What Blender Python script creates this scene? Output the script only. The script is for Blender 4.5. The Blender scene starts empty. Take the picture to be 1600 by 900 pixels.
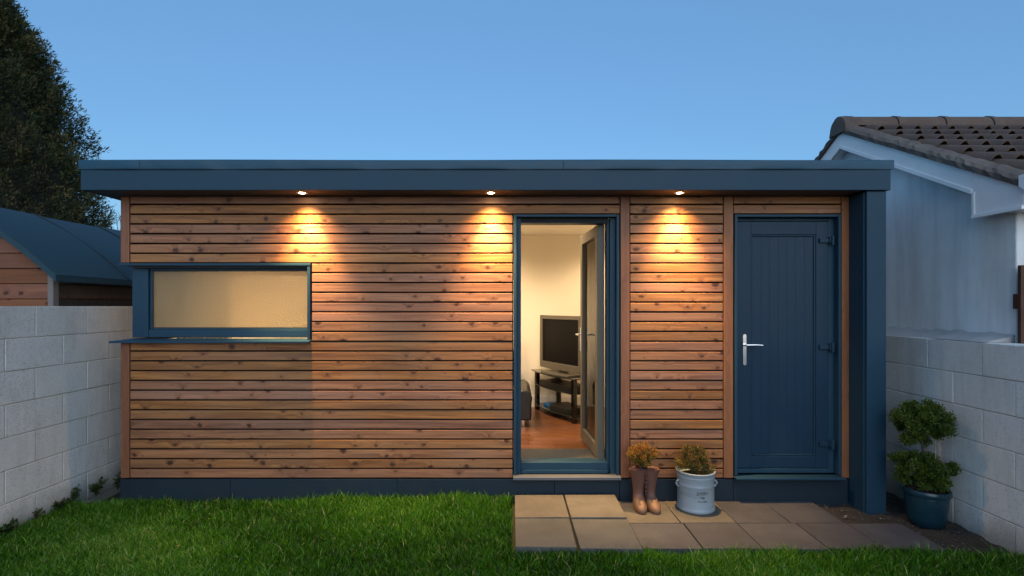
import bpy, bmesh, math, random
import numpy as np
from mathutils import Vector, Matrix
random.seed(7); np.random.seed(7)
R = math.radians
sc = bpy.context.scene
C = sc.collection

# ------------------------------------------------------------------ camera
EYE = 1.52
cam_d = bpy.data.cameras.new('camera'); cam = bpy.data.objects.new('camera', cam_d); C.objects.link(cam)
cam_d.sensor_width = 36; cam_d.lens = 18.0; cam_d.shift_y = 0.0175
cam_d.clip_start = 0.05; cam_d.clip_end = 2000
cam.location = (0, 0, EYE); cam.rotation_euler = (R(90), 0, 0)
sc.camera = cam
# ------------------------------------------------------------------ sky, sun, exposure
SUN_EL, SUN_AZ = R(6), R(173)          # just above the horizon behind the camera, a little to its right
w = bpy.data.worlds.new('World'); sc.world = w; w.use_nodes = True
nt = w.node_tree; nt.nodes.clear()
sky = nt.nodes.new('ShaderNodeTexSky'); sky.sky_type = 'NISHITA'; sky.sun_disc = False
sky.sun_elevation = SUN_EL; sky.sun_rotation = SUN_AZ
sky.air_density = 1.0; sky.dust_density = 0.3; sky.ozone_density = 3.2
bg = nt.nodes.new('ShaderNodeBackground'); bg.inputs['Strength'].default_value = 0.15
out = nt.nodes.new('ShaderNodeOutputWorld')
smx = nt.nodes.new('ShaderNodeMix'); smx.data_type = 'RGBA'; smx.inputs[0].default_value = .55; smx.inputs[7].default_value = (.52, 1.18, 2.20, 1)
nt.links.new(sky.outputs[0], smx.inputs[6]); nt.links.new(smx.outputs[2], bg.inputs[0]); nt.links.new(bg.outputs[0], out.inputs[0])
sun_d = bpy.data.lights.new('sun', 'SUN'); sun_d.energy = 1.0; sun_d.angle = R(80); sun_d.color = (.90, .95, 1.0)   # broad soft glow of the low western sky
sun = bpy.data.objects.new('sun', sun_d); C.objects.link(sun)
GLOW_EL = R(22)
sdir = Vector((math.sin(SUN_AZ)*math.cos(GLOW_EL), math.cos(SUN_AZ)*math.cos(GLOW_EL), math.sin(GLOW_EL)))
sun.rotation_euler = sdir.to_track_quat('Z', 'Y').to_euler()
sc.view_settings.view_transform = 'Standard'; sc.view_settings.look = 'None'
sc.view_settings.exposure = 1.05; sc.view_settings.gamma = 1.0
SPOT_W, ROOM_W = 44.0, 33.0
try:
    sc.cycles.max_bounces = 8; sc.cycles.transparent_max_bounces = 12
    sc.cycles.sample_clamp_indirect = 4.0
except Exception: pass

# ------------------------------------------------------------------ mesh helpers
class MB:
    def __init__(s): s.v = []; s.f = []; s.m = []
    def quad(s, pts, m=0):
        b = len(s.v); s.v += [tuple(p) for p in pts]; s.f.append(tuple(range(b, b+len(pts)))); s.m.append(m); return s
    def box(s, x0, y0, z0, x1, y1, z1, m=0):
        b = len(s.v)
        s.v += [(x0,y0,z0),(x1,y0,z0),(x1,y1,z0),(x0,y1,z0),(x0,y0,z1),(x1,y0,z1),(x1,y1,z1),(x0,y1,z1)]
        for q in ((0,3,2,1),(4,5,6,7),(0,1,5,4),(1,2,6,5),(2,3,7,6),(3,0,4,7)):
            s.f.append(tuple(b+i for i in q)); s.m.append(m)
        return s
    def prism(s, poly, axis, a0, a1, m=0):
        """poly: 2D points (ccw) extruded along axis ('x': poly=(y,z), 'y': poly=(x,z), 'z': poly=(x,y))"""
        def P(p, a): return {'x': (a,p[0],p[1]), 'y': (p[0],a,p[1]), 'z': (p[0],p[1],a)}[axis]
        n = len(poly); b = len(s.v)
        s.v += [P(p,a0) for p in poly] + [P(p,a1) for p in poly]
        s.f.append(tuple(range(b, b+n))[::-1]); s.m.append(m)
        s.f.append(tuple(range(b+n, b+2*n))); s.m.append(m)
        for i in range(n):
            j = (i+1) % n; s.f.append((b+i, b+j, b+n+j, b+n+i)); s.m.append(m)
        return s
    def loft(s, rings, cap0=True, cap1=True, m=0):
        b = len(s.v); n = len(rings[0])
        for r in rings: s.v += [tuple(p) for p in r]
        for k in range(len(rings)-1):
            for i in range(n):
                j = (i+1) % n
                s.f.append((b+k*n+i, b+k*n+j, b+(k+1)*n+j, b+(k+1)*n+i)); s.m.append(m)
        if cap0: s.f.append(tuple(range(b, b+n))[::-1]); s.m.append(m)
        if cap1: s.f.append(tuple(b+(len(rings)-1)*n+i for i in range(n))); s.m.append(m)
        return s
    def lathe(s, prof, cx=0, cy=0, cz=0, n=40, cap0=True, cap1=True, m=0):
        rings = [[(cx+r*math.cos(2*math.pi*i/n), cy+r*math.sin(2*math.pi*i/n), cz+z) for i in range(n)] for r, z in prof]
        return s.loft(rings, cap0, cap1, m)
    def tube(s, pts, rad, n=8, m=0):
        pts = [Vector(p) for p in pts]; rings = []
        rr = rad if isinstance(rad, (list, tuple)) else [rad]*len(pts)
        for i, p in enumerate(pts):
            d = (pts[min(i+1, len(pts)-1)] - pts[max(i-1, 0)]).normalized()
            a = Vector((0,0,1)) if abs(d.z) < .9 else Vector((1,0,0))
            u = d.cross(a).normalized(); v = d.cross(u).normalized()
            rings.append([p + rr[i]*(math.cos(t)*u + math.sin(t)*v) for t in [2*math.pi*k/n for k in range(n)]])
        return s.loft(rings, m=m)
    def rot(s, ang, cx, cy):
        c, sn = math.cos(ang), math.sin(ang)
        s.v = [(cx+(x-cx)*c-(y-cy)*sn, cy+(x-cx)*sn+(y-cy)*c, z) for x, y, z in s.v]; return s

WL = {}
def wloc(o): return WL.get(o.name, Vector((0,0,0))) if o else Vector((0,0,0))
def place(o, world, parent):
    if parent: o.parent = parent; o.location = Vector(world) - wloc(parent)
    else: o.location = world
    WL[o.name] = Vector(world)
def build(name, mb, mats, parent=None, smooth=False, bevel=0, loc=None, segs=2, fix=True):
    me = bpy.data.meshes.new(name)
    v = np.array([tuple(p) for p in mb.v], dtype=float)
    c = Vector(loc) if loc is not None else Vector(((v.min(0)+v.max(0))/2).tolist())
    v -= np.array(c)
    me.from_pydata(v.tolist(), [], mb.f)
    mats = mats if isinstance(mats, (list, tuple)) else [mats]
    for m in mats: me.materials.append(m)
    me.polygons.foreach_set('material_index', mb.m)
    if fix:
        bm = bmesh.new(); bm.from_mesh(me); bmesh.ops.recalc_face_normals(bm, faces=bm.faces); bm.to_mesh(me); bm.free()
    if smooth:
        me.shade_smooth()
        try: me.set_sharp_from_angle(angle=R(40))
        except Exception: pass
    o = bpy.data.objects.new(name, me); C.objects.link(o)
    if bevel:
        md = o.modifiers.new('bevel', 'BEVEL'); md.width = bevel; md.segments = segs; md.limit_method = 'ANGLE'; md.angle_limit = R(35)
        md.harden_normals = False
    place(o, c, parent)
    return o
def inst(src, world, parent):
    o = src.copy(); C.objects.link(o); o.parent = None
    place(o, world, parent); return o
def tag(o, label=None, cat=None, group=None, kind=None):
    if label: o['label'] = label
    if cat: o['category'] = cat
    if group: o['group'] = group
    if kind: o['kind'] = kind
    return o
def empty(name, loc, label, cat, group=None):
    o = bpy.data.objects.new(name, None); C.objects.link(o); o.empty_display_size = .1
    place(o, Vector(loc), None); return tag(o, label, cat, group, 'thing')

# ------------------------------------------------------------------ material helpers
def mat(name):
    m = bpy.data.materials.new(name); m.use_nodes = True
    t = m.node_tree; t.nodes.clear()
    o = t.nodes.new('ShaderNodeOutputMaterial'); b = t.nodes.new('ShaderNodeBsdfPrincipled')
    t.links.new(b.outputs[0], o.inputs[0]); return m, t, b, o
def N(t, typ, **kw):
    n = t.nodes.new(typ)
    for k, v in kw.items():
        if k in n.inputs: n.inputs[k].default_value = v
        else: setattr(n, k, v)
    return n
def coords(t, rnd=True, scale=(1,1,1)):
    tc = N(t, 'ShaderNodeTexCoord'); mp = N(t, 'ShaderNodeMapping')
    mp.inputs['Scale'].default_value = scale
    if rnd:
        oi = N(t, 'ShaderNodeObjectInfo'); vm = N(t, 'ShaderNodeVectorMath', operation='MULTIPLY')
        cx = N(t, 'ShaderNodeCombineXYZ')
        t.links.new(oi.outputs['Random'], cx.inputs[0]); t.links.new(oi.outputs['Random'], cx.inputs[2]); t.links.new(oi.outputs['Random'], cx.inputs[1])
        t.links.new(cx.outputs[0], vm.inputs[0]); vm.inputs[1].default_value = (91, 37, 53)
        ad = N(t, 'ShaderNodeVectorMath', operation='ADD')
        t.links.new(tc.outputs['Object'], ad.inputs[0]); t.links.new(vm.outputs[0], ad.inputs[1])
        t.links.new(ad.outputs[0], mp.inputs[0])
    else: t.links.new(tc.outputs['Object'], mp.inputs[0])
    return mp.outputs[0]
def noise(t, vec, scale, detail=4, rough=.55, dist=0):
    n = N(t, 'ShaderNodeTexNoise'); n.inputs['Scale'].default_value = scale; n.inputs['Detail'].default_value = detail
    n.inputs['Roughness'].default_value = rough; n.inputs['Distortion'].default_value = dist
    t.links.new(vec, n.inputs['Vector']); return n.outputs['Fac']
def ramp(t, fac, stops):
    r = N(t, 'ShaderNodeValToRGB'); e = r.color_ramp.elements
    while len(e) < len(stops): e.new(.5)
    for i, (p, c) in enumerate(stops):
        e[i].position = p; e[i].color = (*c, 1) if len(c) == 3 else c
    t.links.new(fac, r.inputs[0]); return r.outputs[0]
def mixc(t, fac, a, b, mode='MIX'):
    n = N(t, 'ShaderNodeMix', data_type='RGBA', blend_type=mode)
    for val, i in ((fac, 0), (a, 6), (b, 7)):
        if isinstance(val, (int, float)): n.inputs[i].default_value = val
        elif isinstance(val, tuple): n.inputs[i].default_value = (*val, 1)
        else: t.links.new(val, n.inputs[i])
    return n.outputs[2]
def bump(t, b, h, strength=.3, dist=.01, normal=None):
    n = N(t, 'ShaderNodeBump'); n.inputs['Strength'].default_value = strength; n.inputs['Distance'].default_value = dist
    t.links.new(h, n.inputs['Height'])
    if normal: t.links.new(normal, n.inputs['Normal'])
    t.links.new(n.outputs[0], b.inputs['Normal']); return n.outputs[0]
def math_(t, op, a, b=0.0, clamp=False):
    n = N(t, 'ShaderNodeMath', operation=op, use_clamp=clamp)
    for i, x in enumerate((a, b)):
        if isinstance(x, (int, float)): n.inputs[i].default_value = x
        else: t.links.new(x, n.inputs[i])
    return n.outputs[0]

def paint(name, col, rough=.45, var=.12, bstr=.08, bscale=40, metallic=0.0, dirt=None, spec=None):
    m, t, b, o = mat(name); v = coords(t)
    n1 = noise(t, v, 2.2, 5); n2 = noise(t, v, bscale, 3)
    c = mixc(t, n1, tuple(x*(1-var) for x in col), tuple(min(1, x*(1+var)) for x in col))
    if dirt:
        d = ramp(t, noise(t, v, 5, 8, .7), [(.5, (0,0,0)), (.72, (1,1,1))])
        c = mixc(t, math_(t, 'MULTIPLY', d, .35), c, dirt)
    t.links.new(c, b.inputs['Base Color'])
    r = math_(t, 'ADD', math_(t, 'MULTIPLY', n1, .25), rough-.12); t.links.new(r, b.inputs['Roughness'])
    b.inputs['Metallic'].default_value = metallic
    if spec is not None: b.inputs['Specular IOR Level'].default_value = spec
    bump(t, b, n2, bstr, .004); return m
def wood(name, axis='x', light=(.45,.205,.082), dark=(.155,.058,.023), grey=(.30,.18,.115), knots=True, rough=.55, tone=1.0):
    m, t, b, o = mat(name)
    v = coords(t)
    k = {'x': (1,1,1), 'z': (1,1,1)}[axis]
    st = (1.0, 22, 22) if axis == 'x' else (22, 22, 1.0)
    sw_a = N(t, 'ShaderNodeSeparateXYZ'); t.links.new(v, sw_a.inputs[0]); sw = N(t, 'ShaderNodeCombineXYZ')
    t.links.new(sw_a.outputs[0 if axis == 'x' else 2], sw.inputs[0]); t.links.new(sw_a.outputs[2 if axis == 'x' else 0], sw.inputs[1])
    nv = N(t, 'ShaderNodeTexNoise'); nv.inputs['Scale'].default_value = 38; nv.inputs['Detail'].default_value = 3; t.links.new(v, nv.inputs['Vector'])
    def knot_layer(kx, kz, off, wobf, smax, sbase, soft, keep):
        mp = N(t, 'ShaderNodeMapping'); mp.inputs['Scale'].default_value = (kx, kz, 1); mp.inputs['Location'].default_value = (off, off*.7, 0)
        t.links.new(sw.outputs[0], mp.inputs[0])
        vo = N(t, 'ShaderNodeTexVoronoi', voronoi_dimensions='2D'); vo.inputs['Scale'].default_value = 1.0
        t.links.new(mixc(t, wobf, mp.outputs[0], nv.outputs['Color'], 'ADD'), vo.inputs['Vector'])
        sep = N(t, 'ShaderNodeSeparateColor'); t.links.new(vo.outputs['Color'], sep.inputs[0])
        use = math_(t, 'GREATER_THAN', sep.outputs[0], keep)
        size = math_(t, 'ADD', math_(t, 'MULTIPLY', math_(t, 'POWER', sep.outputs[1], 2.5), smax), sbase)
        dd = math_(t, 'SUBTRACT', vo.outputs['Distance'], size)
        return math_(t, 'MULTIPLY', ramp(t, dd, [(0, (1,1,1)), (soft, (0,0,0))]), use), math_(t, 'MULTIPLY', ramp(t, dd, [(0, (1,1,1)), (soft+.22, (0,0,0))]), use)
    kmask, halo = knot_layer(5.4, 7.5, 0, .22, .085, .004, .10, .26)
    kmask2, halo2 = knot_layer(9.5, 17, 13.7, .20, .05, .0, .09, .55)
    # grain bends round the knots
    m2 = N(t, 'ShaderNodeMapping'); m2.inputs['Scale'].default_value = st; t.links.new(v, m2.inputs[0])
    bend = N(t, 'ShaderNodeCombineXYZ')
    hb = math_(t, 'MULTIPLY', halo, .9)
    t.links.new(hb, bend.inputs[2 if axis == 'x' else 0])
    va = N(t, 'ShaderNodeVectorMath', operation='ADD'); t.links.new(m2.outputs[0], va.inputs[0]); t.links.new(bend.outputs[0], va.inputs[1])
    g1 = noise(t, va.outputs[0], 1.6, 6, .6, .6)
    m3 = N(t, 'ShaderNodeMapping'); m3.inputs['Scale'].default_value = (st[0]*1.5, st[1]*7, st[2]*7); t.links.new(v, m3.inputs[0])
    g2 = noise(t, m3.outputs[0], 1.0, 4, .6)
    oi = N(t, 'ShaderNodeObjectInfo')
    base = mixc(t, ramp(t, g1, [(.30, (0,0,0)), (.64, (1,1,1))]), dark, light)
    patch = noise(t, v, 1.7, 2)
    gm = math_(t, 'MULTIPLY', ramp(t, patch, [(.42, (0,0,0)), (.66, (1,1,1))]), .38)
    base = mixc(t, gm, base, grey)
    base = mixc(t, math_(t, 'MULTIPLY', math_(t, 'SUBTRACT', 1.0, g2), .55), base, tuple(x*.45 for x in dark))
    hsv = N(t, 'ShaderNodeHueSaturation'); t.links.new(base, hsv.inputs['Color'])
    rv = math_(t, 'FRACT', math_(t, 'MULTIPLY', oi.outputs['Random'], 17.3))
    t.links.new(math_(t, 'ADD', math_(t, 'MULTIPLY', rv, .26*tone), .82*tone), hsv.inputs['Value'])
    rh = math_(t, 'FRACT', math_(t, 'MULTIPLY', oi.outputs['Random'], 71.7))
    t.links.new(math_(t, 'ADD', math_(t, 'MULTIPLY', rh, .012), .490), hsv.inputs['Hue'])
    t.links.new(math_(t, 'ADD', math_(t, 'MULTIPLY', rh, .16), .92), hsv.inputs['Saturation'])
    c = hsv.outputs[0]
    if knots:
        c = mixc(t, math_(t, 'MULTIPLY', halo, .42), c, (.17,.062,.026))
        c = mixc(t, math_(t, 'MULTIPLY', math_(t, 'MULTIPLY', kmask2, ramp(t, noise(t, v, 2.6, 2), [(.40, (0,0,0)), (.58, (1,1,1))])), .75), c, (.075,.026,.011))
        c = mixc(t, math_(t, 'MULTIPLY', math_(t, 'MULTIPLY', kmask, math_(t, 'ADD', g2, .55)), .95), c, (.045,.015,.007))
    t.links.new(c, b.inputs['Base Color'])
    b.inputs['Roughness'].default_value = rough; b.inputs['Specular IOR Level'].default_value = .35
    h = math_(t, 'ADD', g2, math_(t, 'MULTIPLY', g1, .6))
    bump(t, b, h, .35, .002); return m

def blockwork(name, col, dirt=(.22,.20,.17), mortar=False, low=None):
    m, t, b, o = mat(name); v = coords(t); w_ = coords(t, rnd=False)
    oi = N(t, 'ShaderNodeObjectInfo')
    n1 = noise(t, v, 3, 6, .65); n2 = noise(t, v, 55, 5, .7); n3 = noise(t, v, 160, 2)
    vo = N(t, 'ShaderNodeTexVoronoi'); vo.inputs['Scale'].default_value = 75; t.links.new(v, vo.inputs['Vector'])
    sepc = N(t, 'ShaderNodeSeparateColor'); t.links.new(vo.outputs['Color'], sepc.inputs[0])
    pit = math_(t, 'MULTIPLY', ramp(t, vo.outputs['Distance'], [(.10, (1,1,1)), (.30, (0,0,0))]), math_(t, 'GREATER_THAN', sepc.outputs[0], .62))
    c = mixc(t, n1, tuple(x*.86 for x in col), tuple(x*1.08 for x in col))
    c = mixc(t, math_(t, 'MULTIPLY', ramp(t, n2, [(.52, (0,0,0)), (.75, (1,1,1))]), .35), c, dirt)
    c = mixc(t, math_(t, 'MULTIPLY', pit, .55), c, tuple(x*.3 for x in dirt))
    rv = math_(t, 'FRACT', math_(t, 'MULTIPLY', oi.outputs['Random'], 13.1))
    c = mixc(t, math_(t, 'MULTIPLY', rv, .22), c, tuple(x*.72 for x in col))
    gp = N(t, 'ShaderNodeNewGeometry'); ms = N(t, 'ShaderNodeMapping'); ms.inputs['Scale'].default_value = (5, 5, .8); t.links.new(gp.outputs['Position'], ms.inputs[0])
    stk = noise(t, ms.outputs[0], 1.3, 6, .65)
    c = mixc(t, math_(t, 'MULTIPLY', ramp(t, stk, [(.46, (0,0,0)), (.72, (1,1,1))]), .38), c, (.36,.34,.29))
    big = noise(t, gp.outputs['Position'], 2.4, 5, .7)
    c = mixc(t, math_(t, 'MULTIPLY', ramp(t, big, [(.50, (0,0,0)), (.72, (1,1,1))]), .30), c, (.42,.42,.42))
    # damp, mossy base of the wall
    geo = N(t, 'ShaderNodeNewGeometry'); sx = N(t, 'ShaderNodeSeparateXYZ'); t.links.new(geo.outputs['Position'], sx.inputs[0])
    zz = math_(t, 'ADD', sx.outputs[2], math_(t, 'MULTIPLY', math_(t, 'SUBTRACT', n1, .5), -.35))
    mr = N(t, 'ShaderNodeMapRange'); mr.inputs[1].default_value = .16; mr.inputs[2].default_value = -.02; t.links.new(zz, mr.inputs[0])
    c = mixc(t, math_(t, 'MULTIPLY', mr.outputs[0], .6), c, (.10,.10,.07))
    t.links.new(c, b.inputs['Base Color']); b.inputs['Roughness'].default_value = .9; b.inputs['Specular IOR Level'].default_value = .2
    h = math_(t, 'SUBTRACT', math_(t, 'ADD', math_(t, 'MULTIPLY', n2, .8), math_(t, 'MULTIPLY', n3, .3)), math_(t, 'MULTIPLY', pit, .9))
    bump(t, b, h, .55, .006); return m

def leafmat(name, stops, rough=.55, trans=.25):
    m, t, b, o = mat(name)
    a = N(t, 'ShaderNodeAttribute', attribute_name='tint')
    c = ramp(t, a.outputs['Fac'], stops)
    t.links.new(c, b.inputs['Base Color']); b.inputs['Roughness'].default_value = rough; b.inputs['Specular IOR Level'].default_value = .3
    tr = N(t, 'ShaderNodeBsdfTranslucent'); t.links.new(c, tr.inputs[0])
    mx = N(t, 'ShaderNodeMixShader'); mx.inputs[0].default_value = trans
    t.links.new(b.outputs[0], mx.inputs[1]); t.links.new(tr.outputs[0], mx.inputs[2]); t.links.new(mx.outputs[0], o.inputs[0]); return m

BLUE = (.016,.046,.076)
M = {}
M['blue'] = paint('anthracite blue coated metal', BLUE, .42, .10, .05, 30, spec=.16)
M['cap'] = paint('wrinkled blue roof flashing', (.014,.062,.105), .38, .25, .9, 5, spec=.25)
M['greyframe'] = paint('grey inner door skin', (.085,.078,.062), .45, .08, .05, spec=.3)
M['blue_upvc'] = paint('slate blue woodgrain door skin', (.013,.034,.060), .36, .08, .12, 90, spec=.14)
M['plinth'] = paint('dark plinth board', (.013,.024,.036), .6, .15, .15, 60, dirt=(.03,.035,.035), spec=.15)
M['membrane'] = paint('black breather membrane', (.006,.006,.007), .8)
M['soffit'] = paint('dark brown grey soffit board', (.05,.045,.045), .6)
M['sillgrey'] = paint('grey aluminium threshold', (.10,.105,.115), .4, .1, .1)
M['chrome'] = paint('satin chrome', (.75,.75,.75), .22, .03, .02, metallic=1)
M['slat'] = wood('larch slat', 'x')
M['post'] = wood('larch post', 'z', light=(.33,.135,.062), dark=(.19,.074,.034), grey=(.24,.12,.068), knots=False)
M['cream'] = paint('cream plaster wall', (.80,.76,.66), .75, .02, .05, 60)
M['ceil'] = paint('white ceiling', (.80,.78,.72), .8, .02, .03)
M['skirting'] = paint('white skirting', (.82,.80,.74), .4, .02, .02)
M['plank'] = wood('laminate floor plank', 'x', light=(.27,.115,.045), dark=(.11,.040,.016), grey=(.18,.08,.036), knots=False, rough=.3)
M['lens'], t, b, o = mat('lit downlight lens'); b.inputs['Emission Color'].default_value = (1,.78,.45,1); b.inputs['Emission Strength'].default_value = 40
M['rim'] = paint('white downlight rim', (.7,.68,.62), .35)
M['blockL'] = blockwork('painted concrete block', (.76,.75,.73))
M['mortar'] = blockwork('painted mortar joint', (.47,.43,.36))
M['render'] = None
M['felt'] = paint('green mineral roofing felt', (.011,.043,.062), .8, .18, .5, 220)
M['shedwood'] = wood('orange stained shed board', 'x', light=(.27,.105,.045), dark=(.15,.058,.026), grey=(.19,.10,.06), knots=True, rough=.7)
M['shedside'] = wood('weathered dark shed board', 'y' if False else 'x', light=(.085,.058,.042), dark=(.030,.022,.018), grey=(.13,.11,.09), knots=True, rough=.85)
M['shedtrim'] = paint('grey weathered corner batten', (.17,.15,.14), .8, .3, .4)
M['white'] = paint('white painted bargeboard', (.78,.79,.80), .4, .04, .03, dirt=(.55,.56,.56))
M['tile'] = paint('brown concrete roof tile', (.095,.060,.046), .85, .45, .9, 70, dirt=(.17,.15,.11))
M['vergem'] = paint('mossy verge mortar', (.10,.078,.068), .95, .35, .9, 60, dirt=(.20,.19,.16))
M['brownwood'] = wood('dark brown gate board', 'z', light=(.11,.045,.028), dark=(.06,.025,.016), grey=(.08,.04,.028), knots=False)
M['ceramic'] = paint('worn brown glazed boot', (.10,.042,.030), .6, .3, .3, 25, dirt=(.17,.09,.055))
M['toe'] = paint('tan glazed boot toe', (.155,.078,.040), .55, .35, .35, 25, dirt=(.10,.045,.03))
M['bucket'] = paint('pale grey glazed crock', (.22,.27,.31), .45, .12, .3, 45, dirt=(.17,.18,.18))
M['ink'] = paint('faded grey print', (.045,.05,.06), .7)
M['potblue'] = paint('teal blue glazed pot', (.006,.030,.045), .25, .3, .25, 80)
M['soil'] = paint('dark garden soil', (.028,.022,.017), .95, .4, 1, 60, dirt=(.06,.05,.04))
M['bark'] = paint('brown bark', (.07,.048,.034), .9, .3, .8, 60)
M['leather'] = paint('black leather', (.012,.011,.011), .35, .2, .3, 120)
M['black'] = paint('gloss black glass', (.006,.006,.007), .08, .05, 0)
M['matblack'] = paint('matt black plastic', (.015,.015,.015), .4)
M['silver'] = paint('silver grey plastic', (.095,.088,.075), .4, .05, .05)
M['mat'] = paint('grey ribbed mat', (.07,.066,.055), .95, .2, .8, 300)
M['matdark'] = paint('dark mat groove', (.05,.047,.042), .95, .2, .8, 300)
M['bluecase'] = paint('blue plastic case', (.02,.18,.55), .4)
M['gutter'] = paint('white plastic gutter', (.76,.78,.80), .3, .03, .02)

# rendered wall
m, t, b, o = mat('rough white render'); v = coords(t, rnd=False)
n1 = noise(t, v, 1.1, 6, .6); n2 = noise(t, v, 70, 4, .7)
st = N(t, 'ShaderNodeMapping'); st.inputs['Scale'].default_value = (6, 6, .7); t.links.new(v, st.inputs[0])
n3 = noise(t, st.outputs[0], 1.0, 5, .6)
c = ramp(t, n1, [(.3, (.66,.69,.71)), (.7, (.86,.89,.91))])
c = mixc(t, math_(t, 'MULTIPLY', ramp(t, n3, [(.45, (0,0,0)), (.75, (1,1,1))]), .45), c, (.33,.32,.30))
t.links.new(c, b.inputs['Base Color']); b.inputs['Roughness'].default_value = .92; bump(t, b, n2, .8, .006); M['render'] = m
# paving slab
def slabmat(name, a, bcol):
    m, t, b, o = mat(name); v = coords(t); n1 = noise(t, v, 4, 7, .65); n2 = noise(t, v, 90, 4, .75); n3 = noise(t, v, 260, 2)
    c = mixc(t, ramp(t, n1, [(.3, (0,0,0)), (.7, (1,1,1))]), a, bcol)
    sp = ramp(t, n3, [(.60, (0,0,0)), (.72, (1,1,1))])
    c = mixc(t, math_(t, 'MULTIPLY', sp, .30), c, tuple(min(1, x*1.9) for x in bcol))
    sp2 = ramp(t, n2, [(.28, (1,1,1)), (.40, (0,0,0))])
    c = mixc(t, math_(t, 'MULTIPLY', sp2, .45), c, tuple(x*.45 for x in a))
    oi = N(t, 'ShaderNodeObjectInfo')
    c = mixc(t, math_(t, 'MULTIPLY', math_(t, 'FRACT', math_(t, 'MULTIPLY', oi.outputs['Random'], 31.7)), .30), c, tuple(x*.6 for x in a))
    st = ramp(t, noise(t, v, 2.1, 6, .7), [(.46, (0,0,0)), (.62, (1,1,1))])
    c = mixc(t, math_(t, 'MULTIPLY', st, .38), c, tuple(x*.55 for x in a))
    t.links.new(c, b.inputs['Base Color']); b.inputs['Roughness'].default_value = .82; b.inputs['Specular IOR Level'].default_value = .3
    bump(t, b, math_(t, 'ADD', n2, n1), .5, .004); return m
M['slab_buff'] = slabmat('buff riven slab', (.10,.088,.072), (.145,.128,.103))
M['slab_grey'] = slabmat('brown grey slab', (.054,.053,.061), (.078,.075,.082))
M['slab_olive'] = slabmat('grey buff slab', (.066,.066,.066), (.090,.090,.088))
# glass: clear
m, t, b, o = mat('clear glass'); t.nodes.remove(b)
tr = N(t, 'ShaderNodeBsdfTransparent'); tr.inputs[0].default_value = (.93,.95,.93,1); gl = N(t, 'ShaderNodeBsdfGlossy'); gl.inputs['Roughness'].default_value = .02
fr = N(t, 'ShaderNodeFresnel'); fr.inputs[0].default_value = 1.45; mx = N(t, 'ShaderNodeMixShader')
t.links.new(fr.outputs[0], mx.inputs[0]); t.links.new(tr.outputs[0], mx.inputs[1]); t.links.new(gl.outputs[0], mx.inputs[2]); t.links.new(mx.outputs[0], o.inputs[0]); M['glass'] = m
# glass: frosted, patterned
m, t, b, o = mat('obscured pebble glass'); t.nodes.remove(b); v = coords(t, rnd=False)
vo = N(t, 'ShaderNodeTexVoronoi'); vo.inputs['Scale'].default_value = 95; t.links.new(v, vo.inputs['Vector'])
bp = N(t, 'ShaderNodeBump'); bp.inputs['Strength'].default_value = .85; bp.inputs['Distance'].default_value = .003; t.links.new(vo.outputs['Distance'], bp.inputs['Height'])
tl = N(t, 'ShaderNodeBsdfTranslucent'); tl.inputs[0].default_value = (.95,.86,.66,1); t.links.new(bp.outputs[0], tl.inputs['Normal'])
rf = N(t, 'ShaderNodeBsdfRefraction'); rf.inputs['Roughness'].default_value = .45; rf.inputs[0].default_value = (.97,.89,.70,1); rf.inputs['IOR'].default_value = 1.1; t.links.new(bp.outputs[0], rf.inputs['Normal'])
gl = N(t, 'ShaderNodeBsdfGlossy'); gl.inputs['Roughness'].default_value = .18; t.links.new(bp.outputs[0], gl.inputs['Normal'])
mx = N(t, 'ShaderNodeMixShader'); mx.inputs[0].default_value = .5; t.links.new(tl.outputs[0], mx.inputs[1]); t.links.new(rf.outputs[0], mx.inputs[2])
fr = N(t, 'ShaderNodeFresnel'); fr.inputs[0].default_value = 1.45
m2_ = N(t, 'ShaderNodeMixShader'); t.links.new(fr.outputs[0], m2_.inputs[0]); t.links.new(mx.outputs[0], m2_.inputs[1]); t.links.new(gl.outputs[0], m2_.inputs[2])
t.links.new(m2_.outputs[0], o.inputs[0]); M['frost'] = m
M['screen'] = paint('matt dark screen', (.004,.004,.005), .5, 0, 0)
M['screen'].node_tree.nodes['Principled BSDF'].inputs['Specular IOR Level'].default_value = .1
M['tintglass'] = paint('smoked glass shelf', (.02,.022,.02), .06, .05, 0)

# ------------------------------------------------------------------ ground
ground = build('ground', MB().box(-300,-300,-.16, 300,500,-.12), M['soil']); tag(ground, kind='structure')
def lawn_h(x, y):
    h = -.045 + .035*np.clip((x+1.9)/.4, 0, 1)*np.clip((y-3.3)/.5, 0, 1)*np.clip((.4-x)/.3, 0, 1)
    h = h + .045*np.exp(-((x-.4)/.62)**4)*np.exp(-((y-3.3)/.42)**4)*((x < 0) | (y < 3.12))
    h = h + .012*np.sin(x*3.1+y*2.3) + .008*np.sin(x*7.7-y*5.1)
    return h
gx = np.linspace(-3.6, 3.4, 141); gy = np.linspace(-1.0, 4.1, 103)
mb = MB(); X, Y = np.meshgrid(gx, gy, indexing='ij')
Z = lawn_h(X, Y) - .004
inslab = (X > 0) & (X < 2.8) & (Y > 3.12)
Z = np.where(inslab, np.minimum(Z, -.05), Z)
mb.v = [(float(a), float(b_), float(c_)) for a, b_, c_ in zip(X.ravel(), Y.ravel(), Z.ravel())]
nY = len(gy)
for i in range(len(gx)-1):
    for j in range(nY-1):
        mb.f.append((i*nY+j, (i+1)*nY+j, (i+1)*nY+j+1, i*nY+j+1)); mb.m.append(0)
lawnmat = paint('damp turf soil', (.030,.040,.014), .95, .4, 1, 60)
lawn = build('lawn', mb, lawnmat, smooth=True, fix=False); tag(lawn, kind='structure')

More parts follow.
